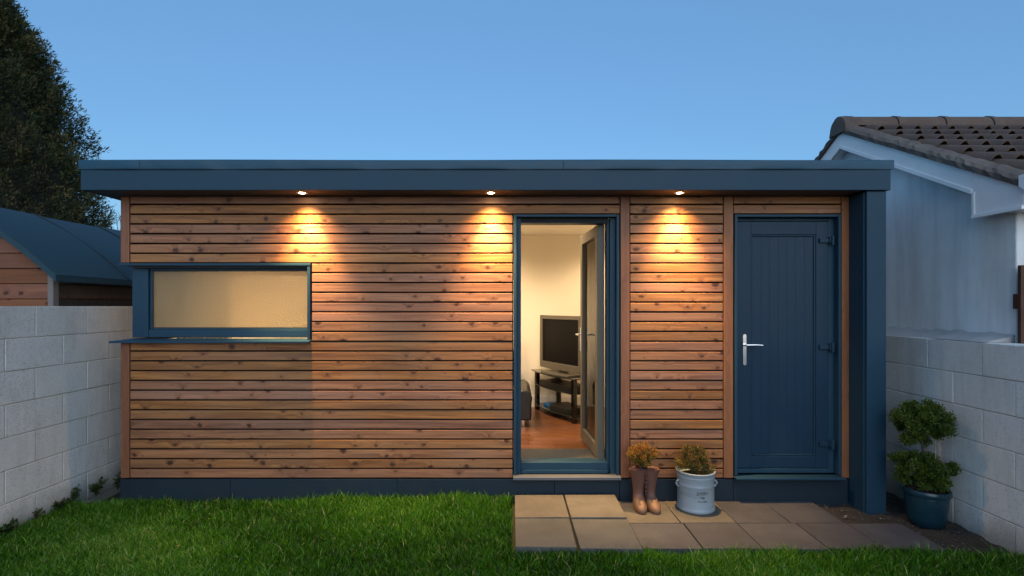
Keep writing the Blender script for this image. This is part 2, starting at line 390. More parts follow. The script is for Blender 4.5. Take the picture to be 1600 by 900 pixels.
def fan_mesh(name, V, F, tint, material, parent=None, loc=(0,0,0), mats=None):
    """fast mesh from numpy: V (n,3) world, F (m,k) faces, tint per face"""
    me = bpy.data.meshes.new(name)
    V = V - np.array(loc)
    k = F.shape[1]
    me.vertices.add(len(V)); me.vertices.foreach_set('co', V.astype(np.float32).ravel())
    me.loops.add(F.size); me.loops.foreach_set('vertex_index', F.astype(np.int32).ravel())
    me.polygons.add(len(F)); me.polygons.foreach_set('loop_start', np.arange(0, F.size, k, dtype=np.int32))
    me.update(calc_edges=True)
    at = me.attributes.new('tint', 'FLOAT', 'FACE'); at.data.foreach_set('value', tint.astype(np.float32))
    me.materials.append(material)
    o = bpy.data.objects.new(name, me); C.objects.link(o); place(o, Vector(loc), parent); return o

M['grass'] = leafmat('grass blade', [(0,(.008,.030,.002)), (.4,(.038,.135,.005)), (.7,(.085,.25,.012)), (.9,(.18,.38,.03)), (1,(.36,.40,.15))], .32, .35)
def make_grass():
    rs = np.random.RandomState(3)
    def sample(n, x0, x1, y0, y1): return np.stack([rs.uniform(x0,x1,n), rs.uniform(y0,y1,n)], 1)
    P = np.concatenate([sample(250000, -3.45, 3.16, 2.55, 3.99), sample(50000, -3.45, 3.16, .8, 2.55)])
    x, y = P[:,0], P[:,1]
    edge = .012*np.sin(x*23)+.01*np.sin(x*61)
    ok = (x < -.005) | ((y < 3.10+edge)) | ((x > .80) & (y < 3.20+edge))
    ok |= (x > 0) & (x < .80) & (y > 3.93)& (rs.rand(len(x)) < .12)
    ok &= (y < 3.985) & (x > -3.445) & ~((x > 2.72) & (y > 3.19+.5*edge-.1*(x-2.72)))
    P = P[ok]; x, y = P[:,0], P[:,1]; n = len(P)
    cl = np.sin(x*9+np.sin(y*7)*2)*np.sin(y*11+np.cos(x*5)*2)*.5+.5
    cl2 = np.sin(x*2.3+1.1)*np.sin(y*3.1+.4+x)*.5+.5
    h = (.026+.022*rs.rand(n)+.022*cl*rs.rand(n)+.010*cl2)*(1+.5*(rs.rand(n) > .97))
    front = ((x > 0) & (y > 3.02)); h = np.where(front, h*1.25, h)
    near = np.clip((y-3.75)/.2, 0, 1)*(x < 0); h = h*(1+.75*near*rs.rand(n))
    strip = (x > 0) & (x < .8) & (y > 3.9); h = np.where(strip, .06+.05*rs.rand(n), h)
    wall = np.clip((-3.30-x)/.15, 0, 1); h = h*(1+.5*wall)
    wd = .0016+.0016*rs.rand(n)
    a = rs.uniform(0, 2*np.pi, n); lean = rs.uniform(.1, .9, n)*h
    la = rs.uniform(0, 2*np.pi, n) + 0*a; lx, ly = np.cos(la)*lean, np.sin(la)*lean
    z = lawn_h(x, y)-.004
    ux, uy = np.cos(a)*wd, np.sin(a)*wd
    V = np.zeros((n,5,3))
    V[:,0] = np.stack([x-ux, y-uy, z],1); V[:,1] = np.stack([x+ux, y+uy, z],1)
    V[:,2] = np.stack([x+ux*.8+lx*.35, y+uy*.8+ly*.35, z+h*.6],1); V[:,3] = np.stack([x-ux*.8+lx*.35, y-uy*.8+ly*.35, z+h*.6],1)
    V[:,4] = np.stack([x+lx, y+ly, z+h*.97],1)
    b0 = (np.arange(n)*5)[:,None]
    F = np.concatenate([b0+np.array([[0,1,2]]), b0+np.array([[0,2,3]]), b0+np.array([[3,2,4]])])
    cl3 = np.sin(x*1.3+2+np.sin(y*2)*1.5)*np.sin(y*1.7+x*.6)
    ti = np.clip(.10+.75*rs.rand(n)**1.3+.22*(cl2-.4)+.14*(cl-.5)+.17*cl3, 0, .95); ti = np.where(rs.rand(n) > .975, 1, ti)
    return fan_mesh('grass', V.reshape(-1,3), F, np.tile(ti,3), M['grass'])
tag(make_grass(), 'short thick green lawn grass in front of the timber garden room', 'grass', kind='stuff')

# ------------------------------------------------------------------ soil border with bits
rs = np.random.RandomState(11)
mb = MB(); 
gx = np.linspace(2.28, 3.17, 60); gy = np.linspace(3.17, 4.6, 80); X, Y = np.meshgrid(gx, gy, indexing='ij')
Z = -.035 + .012*np.sin(X*31+Y*17)*np.sin(Y*23) + .008*rs.rand(*X.shape)
Z = np.where((X < 2.74) & (Y < 3.60), -.055, Z); Z = np.where((X < 2.35), -.05, Z)
mb.v = list(zip(X.ravel().tolist(), Y.ravel().tolist(), Z.ravel().tolist()))
nY = len(gy)
for i in range(len(gx)-1):
    for j in range(nY-1): mb.f.append((i*nY+j, (i+1)*nY+j, (i+1)*nY+j+1, i*nY+j+1)); mb.m.append(0)
tag(build('soil_bed', mb, M['soil'], smooth=False, fix=False), kind='structure')
mb = MB()
for i in range(420):
    x = rs.uniform(2.30, 3.13); y = rs.uniform(3.20, 4.0)
    if (x < 2.74 and y < 3.60): continue
    if x > 2.6 and x < 2.8 and y > 3.8: continue
    r = rs.uniform(.004, .015)*(1.2 if rs.rand() > .85 else .7); z = -.028
    dirs = [(1,0,0),(0,1,0),(-1,0,0),(0,-1,0),(0,0,1),(0,0,-1)]
    j = rs.uniform(.6, 1.3, 6); b0 = len(mb.v)
    for d_, s_ in zip(dirs, j): mb.v.append((x+d_[0]*r*s_, y+d_[1]*r*s_, z+d_[2]*r*s_*.7))
    for q in ((0,1,4),(1,2,4),(2,3,4),(3,0,4),(1,0,5),(2,1,5),(3,2,5),(0,3,5)):
        mb.f.append(tuple(b0+k for k in q)); mb.m.append(0 if i % 9 else 1)
peb = build('soil_debris', mb, [paint('brown bark chip', (.060,.045,.034), .9, .4), paint('pale pebble', (.16,.145,.13), .7, .4)])
tag(peb, 'bark chips and small stones scattered over the bare soil bed', 'gravel', kind='stuff')

# ------------------------------------------------------------------ paving
pav = bpy.data.objects.new('paving', None); C.objects.link(pav); place(pav, Vector((1.3,3.5,0)), None); tag(pav, kind='structure')
def slab(poly, ztop, th, m, tilt=0):
    mb = MB(); rings = []
    cx = sum(p[0] for p in poly)/4; cy = sum(p[1] for p in poly)/4
    mb.prism(poly, 'z', ztop-th, ztop)
    o = build('slab', mb, m, pav, bevel=.004)
    o.rotation_euler = (random.uniform(-.004,.004), random.uniform(-.004,.004), 0); return o
g = .004
slab([(0.02,3.525),(0.395,3.53),(0.392,3.945),(0.022,3.945)], .065, .045, M['slab_buff'])
slab([(0.408,3.53),(0.790,3.525),(0.792,3.943),(0.405,3.945)], .066, .045, M['slab_buff'])
slab([(0.022,3.10),(0.391,3.09),(0.393,3.512),(0.020,3.512)], .064, .04, M['slab_olive'])
slab([(0.412,3.085),(0.786,3.075),(0.790,3.508),(0.408,3.512)], .060, .05, M['slab_olive'])
xs = [.815, 1.183, 1.573, 1.955, 2.33]
for i in range(4):
    slab([(xs[i]+g,3.588),(xs[i+1]-g,3.588),(xs[i+1]-g,3.984),(xs[i]+g+(-.01 if i else .0),3.984)], 0.0+.002*(i%2), .04, [M['slab_buff'],M['slab_buff'],M['slab_grey'],M['slab_grey']][i])
xf = [.815, 1.198, 1.573, 1.985, 2.335, 2.715]
for i in range(5):
    slab([(xf[i]+g,3.205),(xf[i+1]-g,3.205-.004*i),(min(xf[i+1],2.715)-g,3.578),(xf[i]+g,3.578)], .001+.002*(i%2), .04, M['slab_grey'])
# bedding under the raised pair
build('bedding', MB().box(.03,3.11,-.06,.78,3.93,.018), M['soil'], pav)
build('bedding', MB().box(.79,3.215,-.06,2.325,3.97,-.036), M['soil'], pav)

mb = MB(); rs = np.random.RandomState(19)
lines = [((.015+.385,3.10),(.40,3.94)),((.02,3.518),(.80,3.518)),((.805,3.583),(2.33,3.583)),((.805,3.21),(.805,3.98))]+[((x_,3.59),(x_,3.98)) for x_ in xs[1:]]+[((x_,3.21),(x_,3.575)) for x_ in xf[1:5]]
for (p0, p1) in lines:
    n_ = int(math.hypot(p1[0]-p0[0], p1[1]-p0[1])*70)
    for k in range(n_):
        u = rs.rand(); x = p0[0]+(p1[0]-p0[0])*u+rs.normal(0,.004); y = p0[1]+(p1[1]-p0[1])*u+rs.normal(0,.004)
        z = .060 if x < .8 else .0; r_ = rs.uniform(.0015,.0045)
        b0 = len(mb.v); mb.v += [(x+r_,y,z),(x,y+r_,z),(x-r_,y,z),(x,y-r_,z),(x,y,z+r_*.8)]
        for q in ((0,1,4),(1,2,4),(2,3,4),(3,0,4)): mb.f.append(tuple(b0+i for i in q)); mb.m.append(k % 3 == 0)
mb.m = [int(q) for q in mb.m]
tag(build('joint_grit', mb, [M['soil'], paint('joint moss', (.035,.055,.018), .95, .4)], pav), kind='stuff')

# ------------------------------------------------------------------ garden room
YF = 4.0
room = empty('garden_room', (-.13, 5.2, 0), 'flat roofed timber clad garden room with blue trim, lit downlights and open glazed door', 'garden room')
PITCH = .07645; Z0 = 2.3135
def gapz(k): return Z0 - k*PITCH          # centre of gap below row k
def slat_row(k, x0, x1):
    zt = gapz(k-1)-.0061; zb = gapz(k)+.0061
    if k == 0: zt = 2.376
    y = YF + random.uniform(-.0015, .0015)
    return build('slat', MB().box(x0, y, zb, x1, y+.021, zt), M['slat'], room, bevel=.0028)
XL, XD1, XD1r = -2.982, .004, .846
for k in range(29):
    if k < 2: slat_row(k, XL, .842)
    elif k < 7: slat_row(k, XL, XD1)
    elif k < 15: slat_row(k, -1.563, XD1)
    else: slat_row(k, XL, XD1)
    slat_row(k, .924, 1.648)
    if k < 2: slat_row(k, 1.733, 2.568)
zb_all = gapz(28)+.004
def post(x0, x1, z0, z1): return build('post', MB().box(x0, YF-.004, z0, x1, YF+.03, z1), M['post'], room, bevel=.003)
post(-3.055, -2.988, 1.858, 2.376); post(-3.055, -2.988, zb_all, 1.238)
post(.848, .918, zb_all, 2.376); post(1.654, 1.727, zb_all, 2.376); post(2.574, 2.632, zb_all, 2.376)
# left return of the cladding
for k in range(29):
    if 7 <= k < 15: continue
    zt = gapz(k-1)-.0052 if k else 2.376; zb = gapz(k)+.0052
    build('slat', MB().box(-3.054, YF+.034, zb, -3.034, 6.5, zt), M['slat'], room, bevel=.003)
for z0, z1 in ((zb_all, 1.23), ): pass
for k in range(7, 15):
    zt = gapz(k-1)-.0052; zb = gapz(k)+.0052
    build('slat', MB().box(-3.054, 5.26, zb, -3.034, 6.5, zt), M['slat'], room, bevel=.003)
# structural walls (dark outside, cream lining inside)
WX0, WX1, WZ0, WZ1 = -3.02, -1.575, 1.245, 1.850
D1 = (.012, .838, .17, 2.235); D2 = (1.735, 2.566, .17, 2.235)
mb = MB(); y0, y1 = 4.046, 4.19
mb.box(-3.03,y0,2.2365,2.62,y1,2.43); mb.box(-1.575,y0,.02,.012,y1,2.235); mb.box(.838,y0,.02,1.735,y1,2.235)
mb.box(2.566,y0,.02,2.62,y1,2.235); mb.box(.0135,y0,.02,.8365,y1,.17); mb.box(1.7365,y0,.02,2.5645,y1,.17)
mb.box(-3.03,y0,.02,-1.5765,y1,1.245); mb.box(-3.03,y0,1.850,-1.5765,y1,2.235)
build('front_wall', mb, M['membrane'], room)
mb = MB(); y0, y1 = 4.1905, 4.205
mb.box(-2.9,y0,2.2365,1.6,y1,2.43); mb.box(-1.575,y0,.23,.012,y1,2.235); mb.box(.838,y0,.23,1.6,y1,2.235)
mb.box(-2.9,y0,.23,-1.5765,y1,1.245); mb.box(-2.9,y0,1.850,-1.5765,y1,2.235)
build('lining', mb, M['cream'], room)
mb = MB(); mb.box(-3.03,4.1925,.02,-2.91,6.6,1.245); mb.box(-3.03,4.1925,1.85,-2.91,6.6,2.43); mb.box(-3.03,5.25,1.2465,-2.91,6.6,1.8485)
build('side_wall', mb, M['membrane'], room)
mb = MB(); mb.box(-2.909,4.207,.23,-2.895,6.4,1.245); mb.box(-2.909,4.207,1.85,-2.895,6.4,2.43); mb.box(-2.909,5.25,1.2465,-2.895,6.4,1.8485)
build('lining', mb, M['cream'], room)
build('back_wall', MB().box(-2.894,6.402,.2,1.598,6.6,2.43), M['cream'], room)
build('partition', MB().box(1.601,4.207,.2,1.69,6.6,2.43), M['cream'], room)
build('ceiling', MB().box(-2.894,4.207,2.405,1.6,6.4,2.425), M['ceil'], room)
build('skirting', MB().box(-2.893,6.385,.25,1.6,6.400,.395), M['skirting'], room, bevel=.004)
build('skirting', MB().box(1.585,4.21,.25,1.5995,6.384,.395), M['skirting'], room, bevel=.004)
fl = build('floor', MB().box(-2.91,4.192,.02,1.6,6.401,.245), M['membrane'], room)
rw = .118; y = 4.206; r_ = 0
rr = random.Random(5)
while y < 6.39:
    x = -2.9 - rr.uniform(0, .9)
    while x < 1.6:
        x1 = x + rr.uniform(.5, 1.0)
        a, b_ = max(x, -2.893), min(x1, 1.598)
        if b_-a > .05: build('plank', MB().box(a+.0008, y+.0008, .245, b_-.0008, min(y+rw, 6.384)-.0008, .258), M['plank'], fl, bevel=.0015, segs=1)
        x = x1
    y += rw
# roof: deck, fascia, cap
build('roof', MB().box(-3.17,3.815,2.431,2.78,6.75,2.585), M['felt'], room)
# soffits
build('soffit', MB().box(-3.172,3.812,2.380,2.618,4.0455,2.405), M['soffit'], room)
build('soffit', MB().box(-3.172,4.026,2.3805,-3.056,6.75,2.405), M['soffit'], room)
# fascia: front, left, right
build('fascia', MB().box(-3.193,3.79,2.378,2.804,3.81,2.536), M['blue'], room, bevel=.003)
build('fascia', MB().box(-3.193,3.8115,2.378,-3.173,6.77,2.536), M['blue'], room, bevel=.003)
build('fascia', MB().box(2.784,3.8115,2.378,2.804,6.77,2.536), M['blue'], room, bevel=.003)
# shadow gap + cap flashing (slightly wavy front)
build('drip_gap', MB().box(-3.18,3.800,2.5365,2.79,6.76,2.56), M['membrane'], room)
mb = MB(); n = 90; rings = []
def cap_sec(x, e=0):
    wv = .0025*math.sin(x*5.3)+.002*math.sin(x*11.7+1)+.0015*math.sin(x*23+.5)
    zt = 2.603 + .002*math.sin(x*2.1)
    return [(x,3.778+wv,2.531),(x,3.774+wv*1.6,2.56),(x,3.775+wv,zt-.010),(x,3.783,zt-.003),(x,3.80,zt),(x,3.95,zt),(x,3.95,2.587),(x,3.799,2.587),(x,3.799,2.531)]
def cap_piece(x0, x1):
    mb = MB(); k = max(2, int((x1-x0)*18))
    mb.loft([cap_sec(x0+(x1-x0)*i/k) for i in range(k+1)])
    return build('cap_flashing', mb, M['cap'], room, smooth=True)
cap_piece(-3.2025, -2.745); cap_piece(-2.742, .38); cap_piece(.383, 2.822)
build('cap_flashing', MB().box(-3.204,3.951,2.531,-3.17,6.78,2.602), M['cap'], room, bevel=.006)
build('cap_flashing', MB().box(2.79,3.951,2.531,2.824,6.78,2.602), M['cap'], room, bevel=.006)
build('roof_covering', MB().box(-3.169,3.951,2.5855,2.789,6.76,2.597), M['felt'], room)
# plinth boards
def plinth(x0, x1): build('plinth_board', MB().box(x0,3.997,-.09,x1,4.024,.166), M['plinth'], room, bevel=.002)
plinth(-3.058, -2.2); plinth(-2.198, -.9); plinth(-.898, .33); plinth(.332, .838); plinth(.842, 1.728); plinth(1.7305, 2.622)
build('plinth_board', MB().box(-3.056,4.026,-.09,-3.032,6.55,.166), M['plinth'], room)
# right pier / end wall
build('pier', MB().box(2.6425,3.812,-.10,2.786,3.835,2.374), M['blue'], room, bevel=.003)
build('end_wall_panel', MB().box(2.6335,3.836,-.09,2.66,4.023,2.374), M['blue'], room, bevel=.002)
build('end_wall_panel', MB().box(2.765,3.837,-.09,2.785,6.7,2.376), M['blue'], room, bevel=.002)
build('end_wall', MB().box(2.662,3.838,-.09,2.764,6.6,2.376), M['membrane'], room)
build('back_cladding', MB().box(-3.03,6.605,.02,2.66,6.63,2.43), M['membrane'], room)

# ---- corner window
win = build('window', MB().box(-3.0,4.045,1.272,-2.965,4.085,1.845), M['blue'], room, bevel=.002)   # corner mullion
tag(win, 'wide corner window of obscured glass with blue frame')
def fr_(x0,y0_,z0,x1,y1_,z1): return build('frame', MB().box(x0,y0_,z0,x1,y1_,z1), M['blue'], win, bevel=.004)
fr_(-2.964,4.040,1.272,-2.872,4.085,1.845); 
fr_(-1.615,4.048,1.272,-1.578,4.085,1.845)
fr_(-2.871,4.042,1.272,-1.6155,4.085,1.332)
fr_(-2.871,4.050,1.800,-1.6155,4.085,1.845)
# inner bead
fr_(-2.8715,4.060,1.3325,-2.852,4.08,1.7995)
fr_(-2.8515,4.060,1.3325,-1.616,4.08,1.345)
build('pane', MB().box(-2.868,4.069,1.334,-1.6165,4.075,1.7985), M['frost'], win)
for a in ((-2.8515,4.064,1.345,-2.8465,4.0689,1.7995),(-1.621,4.064,1.345,-1.6162,4.0689,1.7995),(-2.846,4.064,1.3455,-1.6215,4.0689,1.350),(-2.846,4.064,1.794,-1.6215,4.0689,1.7993)):
    build('gasket', MB().box(*a), M['matblack'], win)
# side return of window
fr_(-2.999,4.0865,1.272,-2.960,5.245,1.332); fr_(-2.999,4.0865,1.800,-2.960,5.245,1.845); fr_(-2.999,5.18,1.333,-2.960,5.245,1.799)
build('pane', MB().box(-2.985,4.0865,1.334,-2.979,5.1795,1.7985), M['frost'], win)
# head flashing and right trim, sill
build('head_trim', MB().box(-3.060,3.982,1.834,-1.568,4.060,1.853), M['blue'], win, bevel=.002)
build('head_trim', MB().box(-3.060,4.0605,1.834,-2.955,5.25,1.853), M['blue'], win, bevel=.002)
build('reveal', MB().box(-1.594,3.984,1.252,-1.572,4.047,1.8335), M['blue'], win, bevel=.002)
build('reveal', MB().box(-2.965,4.0,1.818,-1.595,4.039,1.8335), M['membrane'], win)
mb = MB(); mb.v = [(-3.110,3.945,1.247),(-1.566,3.945,1.247),(-1.566,4.045,1.262),(-3.0,4.045,1.262),(-3.0,5.25,1.262),(-3.110,5.25,1.247)]
mb.v += [(x, y_, z-.014) for x, y_, z in mb.v[:6]]
mb.f = [(0,1,2,3),(3,4,5,0),(9,8,7,6),(6,11,10,9)] + [(i,(i+1)%6,(i+1)%6+6,i+6) for i in range(6)]; mb.m = [0]*len(mb.f)
build('sill', mb, M['blue'], win, bevel=.002)

# ---- open glazed door
def P(px, y=YF): return (px-800)*y/800
df = build('door_frame', MB().box(.0135,3.988,.20,.036,4.06,2.2345), M['blue'], room, bevel=.002)
def dfp(name, a, m=None, bev=.003): return build(name, MB().box(*a), m or M['blue'], df, bevel=bev)
dfp('jamb', (.815,3.988,.20,.8365,4.06,2.2345)); dfp('head', (.0365,3.988,2.214,.8145,4.06,2.2345))
dfp('jamb', (.0365,4.035,.2,.071,4.15,2.2135)); dfp('jamb', (.772,4.035,.2,.8145,4.15,2.2135))
dfp('jamb', (.752,4.062,.2,.7715,4.15,2.2135))
dfp('head', (.0715,4.035,2.180,.7515,4.15,2.2135), M['membrane']); dfp('head', (.0715,4.036,2.1745,.7515,4.15,2.1795))
dfp('sill_rail', (.0715,4.030,.232,.7515,4.15,.288)); dfp('sill_rail', (.0715,4.018,.205,.7515,4.15,.2315))
dfp('threshold', (.008,3.945,.176,.843,4.034,.199), M['sillgrey'])
dfp('sill_plate', (.0715,4.1505,.232,.7515,4.206,.262), M['sillgrey'])
# leaf: local, hinge at (0,0), extends along +Y, thickness in X
LW, LT, z0, z1 = .70, .058, .285, 2.172
hx, hy, ang = .742, 4.115, R(3.5)
def leaf(name, a, m, parent, bev=.003, sm=False):
    mb = MB().box(*a); mb.rot(ang, 0, 0); mb.v = [(x+hx, y_+hy, z) for x, y_, z in mb.v]
    return build(name, mb, m, parent, bevel=bev)
dl = leaf('door', (-LT,0,z0,0,.085,z1), M['greyframe'], room); tag(dl, 'glazed door leaf standing open into the lit room')
leaf('stile', (-LT,LW-.085,z0,0,LW,z1), M['greyframe'], dl)
leaf('rail', (-LT+.001,.0855,z1-.085,-.001,LW-.0855,z1-.001), M['greyframe'], dl)
leaf('rail', (-LT+.001,.0855,z0+.001,-.001,LW-.0855,z0+.105), M['greyframe'], dl)
leaf('pane', (-.034,.086,z0+.106,-.024,LW-.086,z1-.086), M['glass'], dl, 0)
for sx, nm in ((-LT, -1), (0, 1)):
    hb = MB(); xb = sx + nm*.006
    hb.box(min(sx, sx+nm*.008), LW-.060, 1.10, max(sx, sx+nm*.008), LW-.030, 1.32)
    hb.tube([(sx+nm*.008,LW-.045,1.255),(sx+nm*.048,LW-.045,1.255)], .010, 10)
    hb.tube([(sx+nm*.045,LW-.040,1.255),(sx+nm*.047,LW-.10,1.257),(sx+nm*.045,LW-.165,1.255)], .009, 10)
    hb.rot(ang, 0, 0); hb.v = [(x+hx, y_+hy, z) for x, y_, z in hb.v]
    build('handle', hb, M['chrome'], dl, smooth=True)

# ---- closed solid door on the right
d2 = build('door_frame', MB().box(1.737,3.988,.20,1.758,4.06,2.2345), M['blue'], room, bevel=.002)
def d2p(name, a, m=None, par=None, bev=.003): return build(name, MB().box(*a), m or M['blue'], par or d2, bevel=bev)
d2p('jamb', (2.545,3.988,.20,2.5645,4.06,2.2345)); d2p('head', (1.7585,3.988,2.214,2.5445,4.06,2.2345))
d2p('jamb', (1.7585,4.052,.2,1.775,4.12,2.2135)); d2p('jamb', (2.500,4.046,.2,2.5445,4.12,2.2135)); d2p('head', (1.7755,4.052,2.19,2.4995,4.12,2.2135))
d2p('sill_rail', (1.7755,4.030,.205,2.4995,4.12,.238))
d2p('threshold', (1.728,3.938,.178,2.572,4.029,.194), M['blue'])
dr = d2p('door', (1.779,4.040,.242,1.886,4.10,2.186), M['blue_upvc'], room); tag(dr, 'closed blue panelled door leaf')
d2p('stile', (2.400,4.040,.242,2.497,4.10,2.186), M['blue_upvc'], dr)
d2p('rail', (1.8865,4.0405,2.083,2.3995,4.10,2.186), M['blue_upvc'], dr); d2p('rail', (1.8865,4.0405,.242,2.3995,4.10,.335), M['blue_upvc'], dr)
# moulding bead round panel
for a in ((1.8868,4.044,.3355,1.902,4.07,2.0825),(2.384,4.044,.3355,2.3993,4.07,2.0825),(1.9025,4.044,2.068,2.3835,4.07,2.0825),(1.9025,4.044,.3355,2.3835,4.07,.350)):
    d2p('bead', a, M['blue_upvc'], dr, .005)
pw = (2.3835-1.9025)/7
for i in range(7): d2p('panel_board', (1.9025+i*pw+.0003,4.054,.3505,1.9025+(i+1)*pw-.0003,4.075,2.0675), M['blue_upvc'], dr, .0009)
hb = MB(); hb.loft([[(1.833+.013*math.cos(t_)*1, y_, zc+s*.013*abs(math.sin(t_))) if False else (1.833+.013*math.cos(t_), y_, zc+.013*math.sin(t_)) for (t_, zc) in [(math.pi*k/8, 1.285) for k in range(9)]+[(math.pi+math.pi*k/8, 1.065) for k in range(9)]] for y_ in (4.0395, 4.032)])
hb.tube([(1.836,4.033,1.213),(1.836,3.995,1.213)], .010, 12)
hb.tube([(1.832,3.997,1.213),(1.90,3.993,1.215),(1.957,3.997,1.212)], [.010,.009,.008], 12)
build('handle', hb, M['chrome'], dr, smooth=True)
for zc in (2.035, 1.196, .435):
    hb = MB(); hb.box(2.42,4.022,zc-.018,2.490,4.0395,zc+.018); hb.box(2.491,4.012,zc-.020,2.516,4.045,zc+.028)
    hb.tube([(2.513,4.010,zc-.040),(2.513,4.010,zc+.035)], .012, 12)
    build('hinge', hb, M['blue_upvc'], dr, bevel=.003)

# ---- downlights under the soffit
def downlight(x, y_, z, name, parent):
    rim = build(name, MB().lathe([(.022,-.002),(.036,-.006),(.041,-.004),(.042,0),(.020,0)], x, y_, z, 28, False, False), M['rim'], parent, smooth=True)
    build('lens', MB().lathe([(.0215,-.001),(.0215,-.0035),(.012,-.0045)], x, y_, z, 20), M['lens'], rim, smooth=True)
    return rim
def spot(x, y_, z, power, size, blend, rad, tgt=None, col=(1,.62,.25)):
    ld = bpy.data.lights.new('downlight_lamp', 'SPOT'); ld.energy = power; ld.spot_size = R(size); ld.spot_blend = blend
    ld.shadow_soft_size = rad; ld.color = col
    o = bpy.data.objects.new('downlight_lamp', ld); C.objects.link(o); place(o, Vector((x,y_,z)), room)
    if tgt: o.rotation_euler = (Vector(tgt)-Vector((x,y_,z))).to_track_quat('-Z','Y').to_euler()
    return o
for x in (-1.594, -.16, 1.273):
    downlight(x, 3.887, 2.380, 'downlight', room)
    spot(x, 3.887, 2.366, SPOT_W*.85, 116, 1.0, .016, (x, 3.90, 1.0))      # spill
    spot(x, 3.887, 2.366, SPOT_W*3.7, 66, 1.0, .016, (x+.02, 3.97, 1.0))  # beam
for x, y_ in ((-1.3,4.95),(-.45,4.95),(.35,4.9),(-1.3,5.85),(-.45,5.85),(1.25,5.75)):
    downlight(x, y_, 2.404, 'downlight', room)
    spot(x, y_, 2.390, ROOM_W, 150, .6, .03, (x, y_, 0), (1,.70,.40))

# ------------------------------------------------------------------ furniture seen through the door
tvs = empty('tv_stand', (.62,5.85,.258), 'black smoked glass television stand with three shelves inside the open door', 'tv stand')
a0 = Vector((.276,6.27,0)); a1 = Vector((.655,5.47,0)); dx = (a1-a0).normalized(); nx = Vector((-dx.y, dx.x, 0))
L = (a1-a0).length
def Q(u, v, z): p = a0 + dx*u + nx*v; return (p.x, p.y, z)
def slab_uv(name, u0, u1, v0, v1, z0_, z1_, m, parent, bow=0, bev=.002):
    mb = MB(); pts = []
    if bow:
        for i in range(9):
            s = i/8; pts.append(Q(u0+(u1-u0)*s, v0-bow*math.sin(math.pi*s), 0)[:2])
    else: pts = [Q(u0,v0,0)[:2], Q(u1,v0,0)[:2]]
    pts += [Q(u1,v1,0)[:2], Q(u0,v1,0)[:2]]
    mb.prism(pts, 'z', z0_, z1_); return build(name, mb, m, parent, bevel=bev)
slab_uv('shelf', -.03, L+.03, -.03, .38, .730, .742, M['tintglass'], tvs, .06)
slab_uv('shelf', .0, L, 0, .34, .565, .573, M['tintglass'], tvs, .05)
slab_uv('shelf', .0, L, 0, .34, .315, .325, M['tintglass'], tvs, .05)
for u, v in ((.0,.0),(L-.05,.0),(.0,.30),(L-.05,.30)):
    mb = MB(); 
    mb.prism([Q(u,v,0)[:2],Q(u+.05,v,0)[:2],Q(u+.05,v+.05,0)[:2],Q(u,v+.05,0)[:2]], 'z', .259, .729)
    build('leg', mb, M['black'], tvs, bevel=.006)
tv = empty('television', (.58,5.9,.742), 'flat silver framed television with black screen on the smoked glass stand', 'television')
b0_ = Vector((.338,6.22,0)); b1_ = Vector((.742,5.50,0)); dx = (b1_-b0_).normalized(); nx = Vector((-dx.y, dx.x, 0)); a0 = b0_; TL = (b1_-b0_).length
def tvb(name, u0,u1,v0,v1,z0_,z1_,m,par,bev=.004): return slab_uv(name,u0,u1,v0,v1,z0_,z1_,m,par,0,bev)
tvb('casing', .02, TL-.02, .02, .11, .82, 1.385, M['matblack'], tv)
tvb('bezel', 0, .055, 0, .035, .80, 1.410, M['silver'], tv); tvb('bezel', TL-.055, TL, 0, .035, .80, 1.410, M['silver'], tv)
tvb('bezel', .0555, TL-.0555, 0, .035, 1.365, 1.409, M['silver'], tv)
slab_uv('speaker_bar', 0, TL, .001, .034, .785, .862, M['silver'], tv, .02, .006)
tvb('screen', .0555, TL-.0555, .012, .0195, .8625, 1.3645, M['screen'], tv, 0)
slab_uv('foot', .16, TL-.12, -.09, .14, .7425, .758, M['silver'], tv, .05, .004); tvb('neck', TL*.42, TL*.6, .035, .075, .7585, .84, M['silver'], tv)
a0 = Vector((.276,6.27,0)); a1 = Vector((.655,5.47,0)); dx = (a1-a0).normalized(); nx = Vector((-dx.y, dx.x, 0))
o = slab_uv('dvd_player', .12, L-.10, .0, .27, .5735, .635, M['matblack'], None, 0, .004); tag(o, 'slim black box on the middle shelf of the glass television stand', 'media player')
gc = slab_uv('games_console', .33, .72, .02, .27, .3255, .385, M['matblack'], None, .01, .010); tag(gc, 'curved black games console on the bottom shelf of the television stand', 'games console')
bl = slab_uv('plastic_case', .12, .27, .06, .2, .3255, .352, M['bluecase'], None, 0, .002); tag(bl, 'small bright blue plastic case lying beside the games console', 'case')
# added sheet, keeps room lamps off the frosted window's left end to grey it
mb = MB(); pts = []
for k in range(61): pts.append((-2.86+.44*k/60, 4.36+.05*(k/60)+.016*math.sin(k*.95)))
pts += [(x_, y_+.006) for x_, y_ in pts[::-1]]
mb.prism(pts, 'z', 1.05, 2.2); o = build('light_blocker', mb, paint('pale grey blocker sheet', (.36,.37,.40), .9), None, smooth=True)
tag(o, 'added grey sheet blocking lamp light behind the left end of the frosted window', 'light_blocker')
